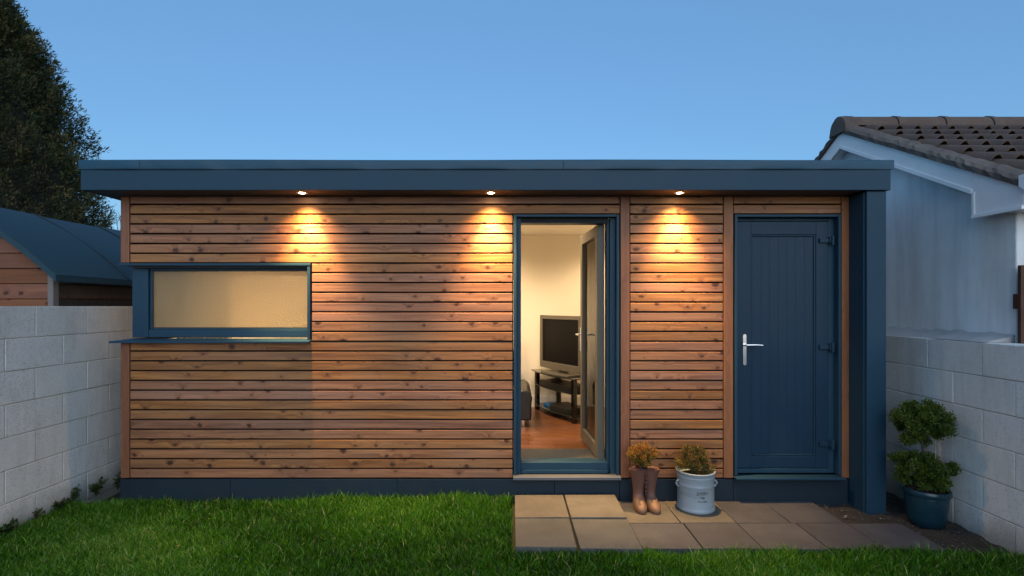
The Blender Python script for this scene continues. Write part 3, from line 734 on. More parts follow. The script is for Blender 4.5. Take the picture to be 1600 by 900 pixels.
# armchair
ac = empty('armchair', (-.3,5.7,.258), 'black leather armchair with short chrome feet just left inside the open door', 'armchair')
def arm(x0, x1):
    mb = MB(); prof = []
    for (x_, z_) in [(x0,.33),(x1,.33),(x1+.004,.50)]: prof.append((x_, z_))
    cx_, r2 = (x0+x1)/2, (x1-x0)/2+.012
    for k in range(11):
        a = math.pi*k/10; prof.append((cx_+r2*math.cos(a), .555+.095*math.sin(a)))
    prof.append((x0-.004,.50)); mb.prism(prof, 'y', 5.30, 6.1); return build('arm', mb, M['leather'], ac, smooth=True, bevel=.02, segs=3)
arm(.04, .20); arm(-.84, -.68)
build('seat', MB().box(-.675,5.34,.33,.035,6.0,.56), M['leather'], ac, bevel=.05, segs=4)
build('backrest', MB().box(-.675,5.9,.565,.035,6.15,1.02), M['leather'], ac, bevel=.06, segs=4)
for x, y_ in ((.115,5.37),(-.76,5.37),(.12,6.03),(-.76,6.03)):
    build('leg', MB().lathe([(.026,0),(.028,.01),(.028,.071)], x, y_, .258, 20), M['chrome'], ac, smooth=True)
# door mat with ribs
dm = empty('door_mat', (.4,4.33,.258), 'grey ribbed door mat lying just inside the open glazed door', 'mat')
build('backing', MB().box(.03,4.208,.2585,1.0,4.49,.262), M['matdark'], dm)
mb = MB(); y_ = 4.212
while y_ < 4.485: mb.box(.032,y_,.2622,.998,y_+.0085,.268); y_ += .0135
tag(build('rib', mb, M['mat'], dm), kind='stuff')

# ------------------------------------------------------------------ block walls
def block_wall(x_face, dirn, ztop, y0_, y1_, label, phase, courses=7, mname='blockL'):
    th = .2
    xi, xo = (x_face-th, x_face) if dirn > 0 else (x_face, x_face+th)
    base = empty('garden_wall', ((xi+xo)/2, (y0_+y1_)/2, -.1), label, 'wall')
    build('mortar', MB().box(xi+.004, y0_, -.11, xo-.0028, y1_, ztop-.003), M['mortar'], base)
    H, Lb = .225, .45
    protos = []
    for v_ in range(3):
        rr = random.Random(v_*7+1)
        mb = MB(); nx_, nz_ = 10, 5
        mb.box(-th/2, -(Lb-.005)/2, -(H-.006)/2, th/2, (Lb-.005)/2, (H-.006)/2)
        protos.append(mb)
    firsts = [None]*3
    k = 0; z = ztop
    rr = random.Random(int(abs(x_face)*100))
    while z > -.1:
        z_lo = z-H; zc = z-H/2
        y = y0_ + (phase + (.5 if k % 2 else 0))*Lb % Lb - Lb
        while y < y1_:
            ya, yb = max(y+.0025, y0_), min(y+Lb-.0025, y1_)
            if yb-ya > .04:
                wob = rr.uniform(-.0015, .0015)
                full = abs((yb-ya)-(Lb-.005)) < 1e-4
                loc = Vector(((xi+xo)/2+wob, (ya+yb)/2, zc+.0))
                if full:
                    i = rr.randrange(3)
                    if firsts[i] is None:
                        mb = MB(); mb.v = list(protos[i].v); mb.f = protos[i].f; mb.m = protos[i].m
                        mb.v = [(a+loc.x, b_+loc.y, c_+loc.z) for a, b_, c_ in mb.v]
                        firsts[i] = build('block', mb, M[mname], base, bevel=.0035)
                    else: 
                        o_ = inst(firsts[i], loc, base)
                        o_.rotation_euler = (rr.uniform(-.002,.002), 0, rr.uniform(-.002,.002))
                else: build('block', MB().box(xi+wob, ya, z_lo+.003, xo+wob, yb, z-.003), M[mname], base, bevel=.0035)
            y += Lb
        z -= H; k += 1
    return base
block_wall(-3.45, 1, 1.52, .9, 7.2, 'white painted concrete block wall left of the garden room below the green roofed shed', .24)
M['blockL'] = M['blockL']
block_wall(3.15, -1, 1.275, .9, 7.2, 'pale painted concrete block wall on the right behind the potted topiary', .62)

# ------------------------------------------------------------------ shed beyond the left wall
shed = empty('garden_shed', (-4.55,5.6,0), 'timber shed with green felt roof behind the left block wall', 'shed')
SX, SY, RX, RZ = -3.76, 4.2, -4.55, 2.375
H_ = .125
build('core', MB().box(-5.30,4.235,0,-3.80,7.0,1.80), M['membrane'], shed)
gpts = [(-3.775,1.78),(-4.55,2.30),(-5.325,1.78)]
build('core', MB().prism([(-3.80,1.78),(-4.55,2.29),(-5.30,1.78)], 'y', 4.236, 7.0), M['membrane'], shed)
z = 1.08; i = 0
def roofz(x):            # shed gable roofline with a gentle sag to the eaves
    s = abs(x-RX)/abs(RX-(-3.66)); return 2.385 - .40*s - .22*s*s*.98
while z < 2.28:
    zt = z+H_
    hw = .79
    def lim(zz):
        # half width where roof height = zz
        lo, hi = 0, .79
        if roofz(RX+.79)-.03 > zz: return .79
        for _ in range(20):
            mid = (lo+hi)/2
            if roofz(RX+mid)-.035 > zz: lo = mid
            else: hi = mid
        return lo
    a, b_ = lim(z), lim(zt)
    if b_ > .02:
        mb = MB().prism([(RX-a,z),(RX+a,z),(RX+b_,zt-.004),(RX-b_,zt-.004)], 'y', SY, SY+.02)
        mb.v = [(x, y_-(.010 if zz < z+.01 else 0), zz) for x, y_, zz in mb.v]
        build('board', mb, M['shedwood'], shed, bevel=.002)
    if zt < 1.84:
        mb = MB().box(SX-.02, SY+.04, z, SX, 7.0, zt-.004); mb.v = [(x+(.010 if (zz < z+.01 and x > SX-.01) else 0), y_, zz) for x, y_, zz in mb.v]
        build('board', mb, M['shedside_y'] if 'shedside_y' in M else M['shedside'], shed, bevel=.002)
    z = zt; i += 1
build('corner_batten', MB().box(SX-.035,SY-.018,.9,SX+.012,SY+.038,1.80), M['shedtrim'], shed, bevel=.004)
def strip(ya, yb, lift):
    mb = MB(); rings = []
    for yy in (ya, yb):
        top = []; bot = []
        for k in range(25):
            x = RX-.90 + 1.80*k/24
            zz = roofz(x) + lift + .003*math.sin(x*9+yy*4)
            top.append((x, yy, zz)); bot.append((x, yy, zz-.03))
        edge = [(RX+.905, yy, roofz(RX+.9)-.055+lift)]
        rings.append(top+edge+bot[::-1])
    mb.loft(rings); return build('roof_felt', mb, M['felt'], shed, smooth=True)
ys = [4.10, 4.93, 5.68, 6.43, 7.1]
for i in range(4): strip(ys[i]-(.0 if i == 0 else .05), ys[i+1], .010 if i % 2 == 0 else .0)
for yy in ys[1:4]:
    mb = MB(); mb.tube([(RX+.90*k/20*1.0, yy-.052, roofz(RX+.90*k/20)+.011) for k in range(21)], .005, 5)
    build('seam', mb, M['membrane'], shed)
# verge drip of felt hanging down at the front
mb = MB(); 
for k in range(24):
    xa, xb = RX-.9+1.8*k/24, RX-.9+1.8*(k+1)/24
    mb.prism([(xa, roofz(xa)-.048),(xb, roofz(xb)-.048),(xb, roofz(xb)+.006),(xa, roofz(xa)+.006)], 'y', 4.094, 4.099)
build('felt_edge', mb, M['felt'], shed)

# ------------------------------------------------------------------ neighbour's rendered house
hs = empty('neighbour_house', (4.4,5.15,0), 'white rendered outbuilding with white bargeboards and brown pantile roof on the right', 'house')
GX, HY0, HY1, RY, RZ2 = 3.40, 3.45, 6.85, 5.146, 3.42
sl = .53
def zr(y_, base=3.263): return base - sl*abs(y_-RY)
mb = MB(); mb.prism([(HY0,-.1),(HY1,-.1),(HY1,2.34),(RY,3.235),(HY0,2.34)], 'x', GX, 7.0)
build('rendered_wall', mb, M['render'], hs, bevel=.01)
# rough mortar fillet at the base
mb = MB(); rr = random.Random(4); rings = []
for k in range(60):
    y_ = 3.46+k*.058; a = rr.uniform(-.006,.008); b_ = rr.uniform(-.01,.01)
    rings.append([(3.18+a+.03, y_, 1.272),(3.26+a, y_, 1.292+b_*.6),(3.36, y_, 1.312+b_*.6),(3.404, y_, 1.335+b_),(3.404, y_, 1.272)])
mb.loft(rings); build('mortar_fillet', mb, paint('grey mortar fillet', (.36,.37,.38), .9, .25, .8, 60, dirt=(.2,.2,.19)), hs, smooth=True)
# bargeboards
BH = .145
def barge(y_a, y_b, name='bargeboard'):
    mb = MB(); za, zb_ = zr(y_a), zr(y_b)
    mb.prism([(y_a,za-BH),(y_b,zb_-BH),(y_b,zb_),(y_a,za)], 'x', 3.30, 3.325); build(name, mb, M['white'], hs, bevel=.003)
    mb = MB(); o1, o2 = BH+.002, BH+.018
    mb.prism([(y_a,za-o2),(y_b,zb_-o2),(y_b,zb_-o1+.022),(y_a,za-o1+.022)], 'x', 3.289, 3.300); build('moulding', mb, M['white'], hs, bevel=.004)
    mb = MB(); mb.prism([(y_a,za-BH-.012),(y_b,zb_-BH-.012),(y_b,zb_-BH+.0),(y_a,za-BH)], 'x', 3.3255, 3.399); build('barge_soffit', mb, M['white'], hs)
barge(3.667, RY-.001); barge(RY+.001, 6.95)
# boxed end at the eaves
mb = MB(); zb0 = 2.147
mb.prism([(3.30,zb0),(3.665,zb0),(3.665,zr(3.665)-.002),(3.30,zr(3.30)-.002)], 'x', 3.300, 3.327); build('box_end', mb, M['white'], hs, bevel=.003)
build('moulding', MB().box(3.286,3.30,zb0-.004,3.2995,3.668,zb0+.024), M['white'], hs, bevel=.004)
build('moulding', MB().box(3.289,3.645,zb0+.025,3.2995,3.667,zr(3.667)-BH-.002), M['white'], hs, bevel=.003)
build('eaves_soffit', MB().box(3.328,3.30,zb0,7.0,3.448,zb0+.02), M['white'], hs)
build('eaves_fascia', MB().box(3.328,3.290,zb0+.021,7.0,3.310,2.33), M['white'], hs)
gut = build('gutter', MB().prism([(3.175,2.355),(3.175,2.29),(3.20,2.262),(3.25,2.255),(3.285,2.29),(3.285,2.355),(3.279,2.355),(3.279,2.295),(3.248,2.262),(3.205,2.268),(3.181,2.293),(3.181,2.355)][::-1], 'x', 3.262, 7.0), M['gutter'], hs)
build('gutter_cap', MB().prism([(3.173,2.357),(3.173,2.288),(3.20,2.258),(3.25,2.252),(3.287,2.288),(3.287,2.357)][::-1], 'x', 3.250, 3.2615), M['gutter'], hs, bevel=.003)
# roof deck and tiles
mb = MB(); mb.prism([(3.25,zr(3.25)+.01),(RY,zr(RY)+.01),(6.98,zr(6.98)+.01),(6.98,zr(6.98)+.035),(RY,zr(RY)+.04),(3.25,zr(3.25)+.035)], 'x', 3.285, 7.0)
build('roof_deck', mb, M['vergem'], hs)
# rough verge mortar strip over the gable edge
ang_s = math.atan(sl)
def rough_strip(y_a, y_b, sgn):
    mb = MB(); rings = []; rr = random.Random(9); n_ = 46
    for k in range(n_+1):
        y_ = y_a+(y_b-y_a)*k/n_; z_ = zr(y_); j = lambda s: rr.uniform(-s, s)
        rings.append([(3.275+j(.006), y_, z_+.004),(3.272+j(.008), y_, z_+.045+j(.006)),(3.30+j(.01), y_, z_+.072+j(.008)),(3.37+j(.01), y_, z_+.085+j(.008)),(3.46+j(.02), y_, z_+.070+j(.008)),(3.52, y_, z_+.03)])
    mb.loft(rings); build('verge', mb, M['vergem'], hs, smooth=False)
rough_strip(3.24, 5.13, 1); rough_strip(5.16, 6.97, -1)
# one pantile: local x across, local y up the slope
TW, TLN, EXP = .168, .36, .262
def tile_mb():
    mb = MB(); prof = []
    for k in range(13):
        u = k/12; x = u*TW
        h = .052*math.sin(math.pi*min(1, u/.62))**1.0 if u < .62 else -.004*math.sin(math.pi*(u-.62)/.38)
        prof.append((x, h))
    rings = []
    for yy, tp_ in ((0, 1.10), (TLN*.5, .92), (TLN, .62)):
        rings.append([(x, yy, h*tp_) for x, h in prof] + [(x, yy, h*tp_-.012) for x, h in prof[::-1]])
    mb.loft(rings); return mb
first = None; rr = random.Random(8)
slen = (RY-3.25)/math.cos(ang_s); rows = int(slen/EXP)+1
cnt = 0
for r_i in range(rows):
    s = r_i*EXP - .03
    yy = 3.25 + s*math.cos(ang_s); zz = zr(3.25) + .060 + s*math.sin(ang_s) + .012
    if yy > RY-.08: break
    for c_i in range(15):
        xx = 3.44 + c_i*TW + rr.uniform(-.003,.003)
        wloc_ = Vector((xx, yy+rr.uniform(-.008,.008), zz+rr.uniform(-.002,.003)))
        if first is None:
            first = build('roof_tile', tile_mb(), M['tile'], hs, smooth=True, loc=(0,0,0)); place(first, wloc_, hs)
        else: first_c = inst(first, wloc_, hs)
        o_ = first if cnt == 0 else first_c
        o_.rotation_euler = (ang_s-.10+rr.uniform(-.01,.01), 0, rr.uniform(-.01,.01)); cnt += 1
# ridge tiles
def ridge(x0, x1, big=0):
    mb = MB(); rings = []; 
    for x, e in ((x0, .008+big), (x0+.05, .006+big), (x0+.055, 0), (x1, 0)):
        ring = []
        for k in range(13):
            a = math.pi*(k/12); ring.append((x, RY+(.125+e)*math.cos(a), RZ2-.125+(.125+e)*math.sin(a)*.95))
        for k in range(13):
            a = math.pi*(1-k/12); ring.append((x, RY+(.108+e)*math.cos(a), RZ2-.127+(.105+e)*math.sin(a)*.95))
        rings.append(ring)
    mb.loft(rings); return build('ridge_tile', mb, M['tile'], hs, smooth=True)
x = 3.33
for k in range(9): ridge(x, x+.46); x += .468
# mortared ridge end
mb = MB(); rings = []; rr = random.Random(2)
for x_, s_ in ((3.262,.86),(3.27,.98),(3.33,1.05),(3.40,1.0)):
    rings.append([(x_, RY+(.135*s_+rr.uniform(-.006,.006))*math.cos(math.pi*k/12), RZ2-.175+(.172*s_+rr.uniform(-.006,.006))*math.sin(math.pi*k/12)) for k in range(13)])
mb.loft(rings); build('ridge_end', mb, M['vergem'], hs, smooth=True)
# brown gate beyond the right wall
gate = empty('wooden_gate', (3.9,3.41,0), 'dark brown boarded gate standing by the corner of the white house, right edge', 'gate')
for k in range(6): build('board', MB().box(3.366+k*.122,3.385,0,3.366+k*.122+.118,3.41,1.79), M['brownwood'], gate, bevel=.003)
build('rail', MB().box(3.37,3.4105,1.5,4.09,3.445,1.6), M['brownwood'], gate); build('rail', MB().box(3.37,3.4105,.3,4.09,3.445,.4), M['brownwood'], gate)

# ------------------------------------------------------------------ foliage
def leaves(name, centers, dirs, length, width, material, parent, tint, seed=0, spread=.6, loc=(0,0,0)):
    """a diamond leaf at each centre, pointing along dirs"""
    rs = np.random.RandomState(seed); n = len(centers)
    d = dirs + rs.normal(0, spread, (n,3)); d /= np.linalg.norm(d, axis=1)[:,None]+1e-9
    s = np.cross(d, rs.normal(0, 1, (n,3))); s /= np.linalg.norm(s, axis=1)[:,None]+1e-9
    Lr = (length*rs.uniform(.6,1.25,n))[:,None]; Wr = (width*rs.uniform(.7,1.2,n))[:,None]
    V = np.stack([centers, centers+d*Lr*.5+s*Wr*.5, centers+d*Lr, centers+d*Lr*.5-s*Wr*.5], 1).reshape(-1,3)
    F = (np.arange(n)*4)[:,None]+np.array([[0,1,2,3]])
    return fan_mesh(name, V, F, np.clip(tint, 0, 1), material, parent, loc)

M['conifer'] = leafmat('dark conifer sprays', [(0,(.008,.011,.006)), (.45,(.030,.042,.014)), (.75,(.075,.082,.024)), (1,(.15,.095,.035))], .7, .15)
def conifer():
    root = empty('conifer_tree', (-9.4,9.0,-.1), 'tall dense dark green conifer rising behind the shed on the left', 'tree')
    mb = MB().tube([(-9.4,9.0,-.1),(-9.4,9.0,2.5),(-9.38,9.02,5.0),(-9.4,9,6.6)], [.28,.2,.1,.03], 10)
    build('trunk', mb, M['bark'], root, smooth=True)
    rs = np.random.RandomState(21)
    ncl = 7200
    t_ = rs.rand(ncl)**.8; z = .6+6.3*t_
    rmax = 1.98*np.clip((7.05-z)/4.6, 0, 1)**.62*np.clip((z+1.5)/2.5, .4, 1)
    th = rs.uniform(0, 2*np.pi, ncl)
    lump = 1+.10*np.sin(th*5+z*2.1)+.09*np.sin(z*5.3+th*3)+.05*np.sin(th*11-z*7)
    rr_ = rmax*lump*(1-.36*rs.rand(ncl)**1.8)
    cx = -9.4+rr_*np.cos(th); cy = 9.0+rr_*np.sin(th)
    outd = np.stack([np.cos(th), np.sin(th), .75+.5*rs.rand(ncl)], 1); outd /= np.linalg.norm(outd, axis=1)[:,None]
    ct = rs.rand(ncl); K = 30
    cen = np.repeat(np.stack([cx,cy,z],1), K, 0); od = np.repeat(outd, K, 0)
    u = rs.rand(ncl*K)
    side = rs.normal(0, 1, (ncl*K,3))
    cen = cen + od*(u*np.repeat(.22+.22*rs.rand(ncl),K)-.10)[:,None] + side*(.060*(1.05-u))[:,None]
    # feathery branchlet: leaves fan outwards from the spray axis
    dirs_ = od + side*.45
    tint = np.clip(.15+.35*np.repeat(ct,K)+.25*u+.12*rs.normal(0,1,ncl*K), 0, .85)
    brown = np.repeat((rs.rand(ncl) > .78), K); tint = np.where(brown, np.clip(tint+.3,0,1), tint)
    leaves('crown', cen, dirs_, .078, .017, M['conifer'], root, tint, 5, .35, loc=(-9.4,9.0,3.5))
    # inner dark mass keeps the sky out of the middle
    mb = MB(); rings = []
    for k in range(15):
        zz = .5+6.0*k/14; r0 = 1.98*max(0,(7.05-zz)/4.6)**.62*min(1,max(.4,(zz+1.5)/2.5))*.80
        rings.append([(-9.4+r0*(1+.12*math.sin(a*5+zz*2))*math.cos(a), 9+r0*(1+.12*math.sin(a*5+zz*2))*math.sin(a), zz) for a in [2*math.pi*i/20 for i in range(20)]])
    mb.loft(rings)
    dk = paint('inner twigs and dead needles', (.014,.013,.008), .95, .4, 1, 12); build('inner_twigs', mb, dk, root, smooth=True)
conifer()

# bare twiggy tree far away seen in the gap over the shed
def bare_tree(x, y_, h, seed, label):
    root = empty('bare_tree', (x,y_,-.1), label, 'tree', None)
    rr = random.Random(seed); mb = MB(); tw = MB()
    def br(p, d, l, r, lev):
        q = p + d*l*.5 + Vector((rr.uniform(-.06,.06), rr.uniform(-.06,.06), 0))*l; e = p + d*l
        (mb if lev < 2 else tw).tube([p, q, e], [r, r*.8, r*.6], 5 if lev < 2 else 3)
        if lev >= 5: return
        for k in range(3 if lev else 5):
            nd = (d + Vector((rr.uniform(-.7,.7), rr.uniform(-.7,.7), rr.uniform(-.15,.45)))).normalized()
            br(p + d*l*rr.uniform(.55,1), nd, l*rr.uniform(.55,.8), r*.6, lev+1)
    br(Vector((x,y_,-.1)), Vector((0,0,1)), h*.42, .09, 0)
    build('trunk', mb, M['bark'], root); tag(build('crown', tw, M['bark'], root), kind='stuff')
bare_tree(-12.55, 16.0, 4.6, 3, 'small bare twiggy tree far off in the gap above the shed roof')

def shrub_leaves(cx, cy, cz, rx, ry, rz, n, seed, lumps=40, amp=.2, shell=.5, upper=False):
    """leaves gathered in many little clumps set unevenly over an ellipsoid"""
    rs = np.random.RandomState(seed)
    cd = rs.normal(0, 1, (lumps,3)); cd /= np.linalg.norm(cd, axis=1)[:,None]
    cr_ = (1-amp*rs.rand(lumps)-.45*(rs.rand(lumps) > .75))[:,None]
    cc = cd*cr_*.82
    csz = rs.uniform(.13, .30, lumps)
    k = rs.randint(0, lumps, n)
    off = rs.normal(0, 1, (n,3)); off /= np.linalg.norm(off, axis=1)[:,None]+1e-9
    off = off*(rs.rand(n)**.5)[:,None]*csz[k][:,None]
    p = cc[k]+off
    d = p/(np.linalg.norm(p, axis=1)[:,None]+1e-9)
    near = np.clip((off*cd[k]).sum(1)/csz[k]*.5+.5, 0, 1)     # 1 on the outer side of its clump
    p = p*np.array([rx,ry,rz])+np.array([cx,cy,cz])
    shade = rs.rand(lumps)[k]
    return p, d, near, rs, shade
M['topiary'] = leafmat('topiary leaves', [(0,(.018,.035,.006)), (.45,(.065,.105,.014)), (.8,(.16,.20,.026)), (1,(.30,.31,.06))], .5, .25)
def lathe_obj(name, prof, cx, cy, cz, m, parent, n=48):
    return build(name, MB().lathe(prof, cx, cy, cz, n), m, parent, smooth=True)
# potted topiary
TX, TY = 2.945, 3.64
tp = empty('potted_topiary', (TX,TY,-.03), 'two tier clipped evergreen topiary in a round teal glazed pot by the right wall', 'potted plant')
pot = lathe_obj('pot', [(.096,0),(.104,.006),(.117,.06),(.125,.14),(.130,.205),(.129,.212),(.139,.216),(.143,.228),(.143,.250),(.138,.258),(.130,.256),(.127,.245),(.122,.215),(.0,.213)], TX, TY, -.03, M['potblue'], tp)
build('potting_soil', MB().lathe([(.124,0),(.120,.012),(.0,.018)], TX, TY, .186, 32), M['soil'], tp)
mb = MB().tube([(TX+.0,TY,.19),(TX-.008,TY+.005,.35),(TX-.022,TY,.50),(TX-.045,TY,.68)], [.011,.009,.009,.007], 8); build('stem', mb, M['bark'], tp, smooth=True)
mb = MB().tube([(TX+.05,TY-.02,.2),(TX+.048,TY-.02,.58)], .0032, 6); build('cane', mb, paint('pale bamboo cane', (.30,.24,.12), .6), tp)
def topi(cx, cy, cz, rx, ry, rz, n, seed, lumps):
    p, d, near, rs, sh = shrub_leaves(cx, cy, cz, rx, ry, rz, n, seed, lumps, .22)
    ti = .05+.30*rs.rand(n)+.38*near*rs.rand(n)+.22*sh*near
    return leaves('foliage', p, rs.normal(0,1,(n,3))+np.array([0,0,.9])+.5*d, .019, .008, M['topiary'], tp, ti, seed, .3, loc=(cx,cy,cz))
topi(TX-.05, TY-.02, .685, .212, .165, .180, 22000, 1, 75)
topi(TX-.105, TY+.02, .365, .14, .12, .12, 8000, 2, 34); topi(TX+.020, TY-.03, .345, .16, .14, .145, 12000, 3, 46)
# boots
BX, BY = 1.0, 3.875
bt = empty('boot_planter', (BX,BY,0), 'brown glazed ceramic planter shaped as a pair of boots with an orange leaved shrub', 'planter')
def boot(sx, yaw, toe_m):
    mb = MB(); rings = []; mats_ = []
    # slices: z, y centre, half length (y), half width (x)
    S = [(0,-.048,.100,.040),(.012,-.050,.106,.045),(.030,-.050,.105,.046),(.048,-.042,.097,.045),(.062,-.028,.082,.043),(.078,-.012,.064,.041),
         (.095,.000,.052,.039),(.12,.006,.048,.038),(.16,.004,.050,.042),(.21,.000,.056,.049),(.26,-.002,.062,.058),(.292,-.003,.067,.064)]
    for z_, yc, hl, hw in S:
        ring = []
        for k in range(28):
            a = 2*math.pi*k/28; ca, sa = math.cos(a), math.sin(a)
            px = hw*(abs(ca)**.85)*(1 if ca >= 0 else -1); py = yc + hl*(abs(sa)**.9)*(1 if sa >= 0 else -1)
            if z_ < .05 and py < yc: px *= 1+.12*(1-abs((py-yc)/hl))
            ring.append((px, py, z_))
        rings.append(ring)
    mb.loft(rings)
    ff = []
    mb.m = [1 if max(mb.v[i][2] for i in f) < .09 else 0 for f in mb.f]
    mb.rot(yaw, 0, 0); xo = sx*.0435
    mb.v = [(x+BX+xo+sx*.012*(z_/.29)*0, y_+BY, z_) for x, y_, z_ in mb.v]
    return build('boot', mb, [M['ceramic'], toe_m], bt, smooth=True)
boot(-1, R(-2), M['toe']); boot(1, R(6), M['toe'])
# shared rim and hollow
mb = MB(); rings = []
for dz, s in ((.270,.98),(.286,1.03),(.300,1.05),(.307,1.0),(.304,.90),(.290,.84),(.272,.82)):
    rings.append([(BX+s*.112*abs(math.cos(a))**.8*(1 if math.cos(a) > 0 else -1), BY-.003+s*.072*math.sin(a), dz) for a in [2*math.pi*k/36 for k in range(36)]])
mb.loft(rings, cap0=True, cap1=True); build('rim', mb, M['ceramic'], bt, smooth=True)
build('potting_soil', MB().lathe([(.085,0),(.0,.004)], 0, 0, 0, 24), M['soil'], bt)
bpy.data.objects[bt.children[-1].name].location = Vector((0,0,.276)); bt.children[-1].scale = (1,.6,1)
# laces / front seam between shafts
mb = MB()
for k in range(11):
    z_ = .115+k*.016; sgn = 1 if k % 2 else -1
    mb.tube([(BX-.008,BY-.052-.0009*k,z_),(BX+.008,BY-.052-.0009*k,z_+.006*sgn)], .0035, 6)
build('lace', mb, paint('dark brown lace', (.07,.025,.016), .5), bt, smooth=True)
M['orange'] = leafmat('orange shrub leaves', [(0,(.07,.05,.012)), (.35,(.16,.15,.03)), (.6,(.27,.13,.028)), (1,(.48,.20,.045))], .5, .3)
M['rust'] = leafmat('rusty green shrub leaves', [(0,(.03,.035,.010)), (.4,(.10,.11,.025)), (.7,(.24,.12,.035)), (1,(.42,.20,.07))], .5, .3)
def stems(cx, cy, z0_, tops, m, parent, seed):
    rr = random.Random(seed); mb = MB()
    for k in range(tops):
        a = rr.uniform(0, 6.28); r = rr.uniform(.02,.08)
        mb.tube([(cx+.25*r*math.cos(a), cy+.25*r*math.sin(a), z0_),(cx+.7*r*math.cos(a), cy+.7*r*math.sin(a), z0_+.07),(cx+r*math.cos(a), cy+r*math.sin(a), z0_+.15)], [.0028,.0018,.001], 5)
    build('stems', mb, m, parent)
stems(BX-.01, BY, .28, 26, M['bark'], bt, 4)
p, d, near, rs, sh_ = shrub_leaves(BX-.012, BY, .395, .120, .105, .094, 9000, 31, 60, .24)
keep = (p[:,2] > .33) | (rs.rand(len(p)) < .45); p, d = p[keep], d[keep]; n_ = len(p)
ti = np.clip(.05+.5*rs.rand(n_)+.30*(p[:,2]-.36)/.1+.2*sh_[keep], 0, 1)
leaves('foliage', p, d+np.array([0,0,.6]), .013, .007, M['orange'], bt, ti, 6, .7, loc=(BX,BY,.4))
# dairy crock
KX, KY = 1.378, 3.845
cr = empty('crock_planter', (KX,KY,0), 'pale grey round crock planter printed DAIRY with a rusty green shrub', 'planter')
prof = [(.125,0),(.134,.004),(.139,.012),(.139,.024),(.134,.030),(.1325,.034),(.132,.11),(.132,.185),(.1335,.188),(.1335,.196),(.132,.199),(.1315,.215),(.133,.235),(.135,.245),(.1365,.252),(.1365,.258),(.134,.262),(.137,.272),(.142,.282),(.143,.290),(.139,.294),(.131,.292),(.127,.280),(.124,.255),(0,.253)]
ck = lathe_obj('body', prof, KX, KY, .001, M['bucket'], cr, 64)
for z_ in (.145, .128):
    mb = MB()
    for k in range(26):
        a = R(196+k*3.2); a2 = R(196+k*3.2+2.0)
        mb.loft([[(KX+.1325*math.cos(q)*1.0, KY+.1325*math.sin(q), z_-.0008),(KX+.1333*math.cos(q), KY+.1333*math.sin(q), z_-.0008),(KX+.1333*math.cos(q), KY+.1333*math.sin(q), z_+.0010),(KX+.1325*math.cos(q), KY+.1325*math.sin(q), z_+.0010)] for q in (a, a2)])
    build('stitch_line', mb, M['ink'], cr)
for sg in (-1, 1):
    mb = MB(); pts = []
    for k in range(9):
        a = math.pi*k/8; pts.append((KX+sg*(.131+.020*math.sin(a)), KY-.02, .225-.052*(k/8)+.018*math.sin(a)*0))
    mb.tube(pts, .007, 8); build('handle', mb, M['bucket'], cr, smooth=True)
build('potting_soil', MB().lathe([(.123,0),(0,.006)], KX, KY, .2545, 28), M['soil'], cr)
def print_text(body, size, zc, a_c, arch=0, name='lettering'):
    cu = bpy.data.curves.new('lettering', 'FONT'); cu.body = body; cu.size = size; cu.align_x = 'CENTER'; cu.resolution_u = 2; cu.offset = size*.02
    to = bpy.data.objects.new('lettering_tmp', cu); C.objects.link(to); bpy.context.view_layer.update()
    me = bpy.data.meshes.new_from_object(to)
    bpy.data.objects.remove(to)
    mb = MB(); r = .1331
    for v_ in me.vertices:
        x, y_ = v_.co.x, v_.co.y; a = a_c + x/r
        mb.v.append((KX+r*math.cos(a), KY+r*math.sin(a), zc + y_ - arch*x*x))
    for p_ in me.polygons: mb.f.append(tuple(p_.vertices)); mb.m.append(0)
    build(name, mb, M['ink'], cr, fix=False); bpy.data.meshes.remove(me)
AC = R(-90+2)   # angle of print centre, facing the camera slightly to the right
print_text('DAIRY', .030, .150, AC, 4.5); print_text('jug', .026, .122, AC, 0); print_text('Farm Milk', .017, .093, AC, 0)
stems(KX, KY, .258, 26, M['bark'], cr, 9)
p1 = shrub_leaves(KX-.02, KY, .378, .135, .11, .108, 8000, 41, 60, .28); p2 = shrub_leaves(KX+.035, KY-.02, .325, .095, .085, .065, 3400, 42, 22, .3)
p = np.concatenate([p1[0], p2[0]]); d = np.concatenate([p1[1], p2[1]]); rs = p1[3]; n_ = len(p)
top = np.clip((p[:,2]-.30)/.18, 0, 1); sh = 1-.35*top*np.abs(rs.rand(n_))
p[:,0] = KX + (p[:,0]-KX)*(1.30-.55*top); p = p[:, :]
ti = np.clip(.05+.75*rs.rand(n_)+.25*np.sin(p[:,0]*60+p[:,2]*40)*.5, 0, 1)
leaves('foliage', p, d+np.array([0,0,.6]), .012, .0065, M['rust'], cr, ti, 8, .7, loc=(KX,KY,.37))

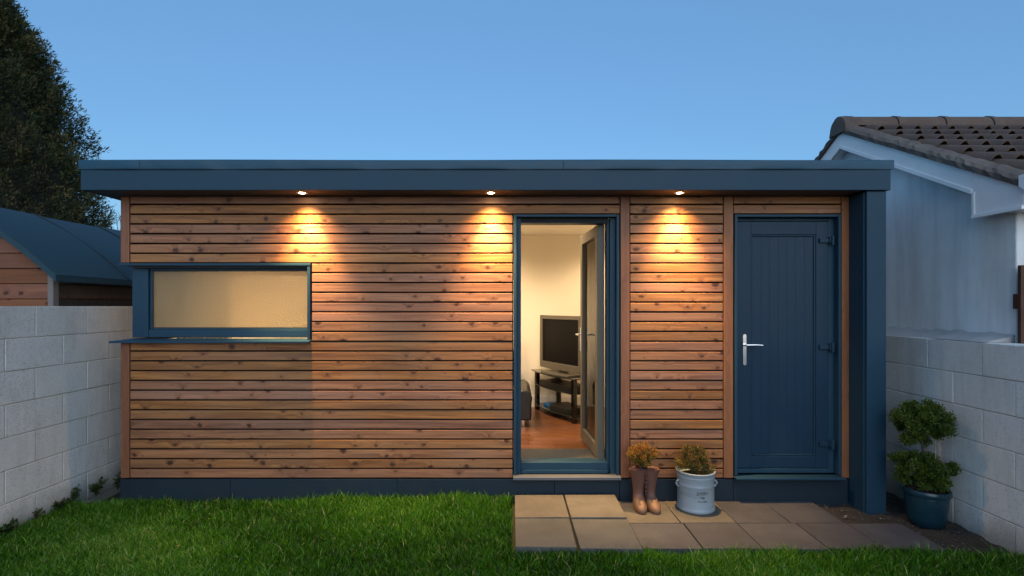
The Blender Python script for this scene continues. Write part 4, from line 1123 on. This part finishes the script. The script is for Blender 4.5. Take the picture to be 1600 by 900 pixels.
# ------------------------------------------------------------------ weeds along the left wall, fallen leaves
M['weed'] = leafmat('dark weed leaves', [(0,(.012,.03,.006)), (.6,(.035,.075,.014)), (1,(.09,.10,.04))], .5, .25)
def weed(x, y_, h, w_, n, seed, label, L_=.03):
    root = empty('weed', (x,y_,-.03), label, 'weed', 'weeds growing along the left wall')
    rr = random.Random(seed); mb = MB(); cs = []; ds = []
    for k in range(n):
        a = rr.uniform(-1.4, 1.4); r = rr.uniform(.2,1)*w_; top = Vector((x+r*math.cos(a)*.6+.01, y_+r*math.sin(a), -.03+.72*h*rr.uniform(.4,1)))
        mid = Vector((x+.01,y_,-.03)).lerp(top, .5)+Vector((0,0,.015))
        mb.tube([(x+.008,y_,-.04), mid, top], [.002,.0015,.0008], 4)
        for q in range(14):
            s = rr.uniform(.3,1); pt = mid.lerp(top, (s-.5)*2) if s > .5 else Vector((x+.008,y_,-.04)).lerp(mid, s*2)
            cs.append(tuple(pt)); ds.append((rr.uniform(-1,1), rr.uniform(-1,1), rr.uniform(0,1)))
    build('stems', mb, M['bark'], root)
    leaves('foliage', np.array(cs), np.array(ds), L_, L_*.5, M['weed'], root, np.random.RandomState(seed).rand(len(cs)), seed, .3, loc=(x,y_,0))
weed(-3.42, 3.44, .13, .10, 12, 1, 'broad leaved weed at the foot of the left wall by the picture edge', .035)
weed(-3.43, 3.68, .15, .05, 8, 2, 'wispy thin weed against the left wall between two leafier weeds', .018)
weed(-3.43, 3.86, .12, .07, 10, 3, 'small leafy weed midway along the foot of the left wall', .03)
weed(-3.43, 3.99, .20, .06, 12, 4, 'tallest weed against the left block wall near the shaded corner', .022)
weed(-3.42, 4.20, .17, .12, 16, 5, 'bushy dark weed clump in the corner beside the plinth', .03)
weed(-3.36, 4.35, .20, .14, 16, 6, 'weed clump furthest back in the dark gap between wall and garden room', .03)
fm = paint('dry pinkish fallen leaf', (.42,.22,.14), .7, .3)
for (x, y_, lab) in ((-2.45,3.42,'dry leaf on the lawn, furthest back of three'),(-2.10,3.22,'dry leaf on the lawn, nearest the middle of the picture'),(-2.38,2.98,'dry leaf on the lawn, nearest the bottom edge')):
    mb = MB(); z_ = .010; 
    mb.v = [(x-.014,y_,z_),(x,y_-.008,z_+.004),(x+.014,y_+.002,z_+.008),(x,y_+.009,z_+.003),(x-.014,y_,z_-.001),(x,y_-.008,z_+.003),(x+.014,y_+.002,z_+.007),(x,y_+.009,z_+.002)]
    mb.f = [(0,1,2,3),(7,6,5,4)]; mb.m = [0,0]
    tag(build('fallen_leaf', mb, fm, fix=False), lab, 'leaf', 'fallen leaves on the lawn')
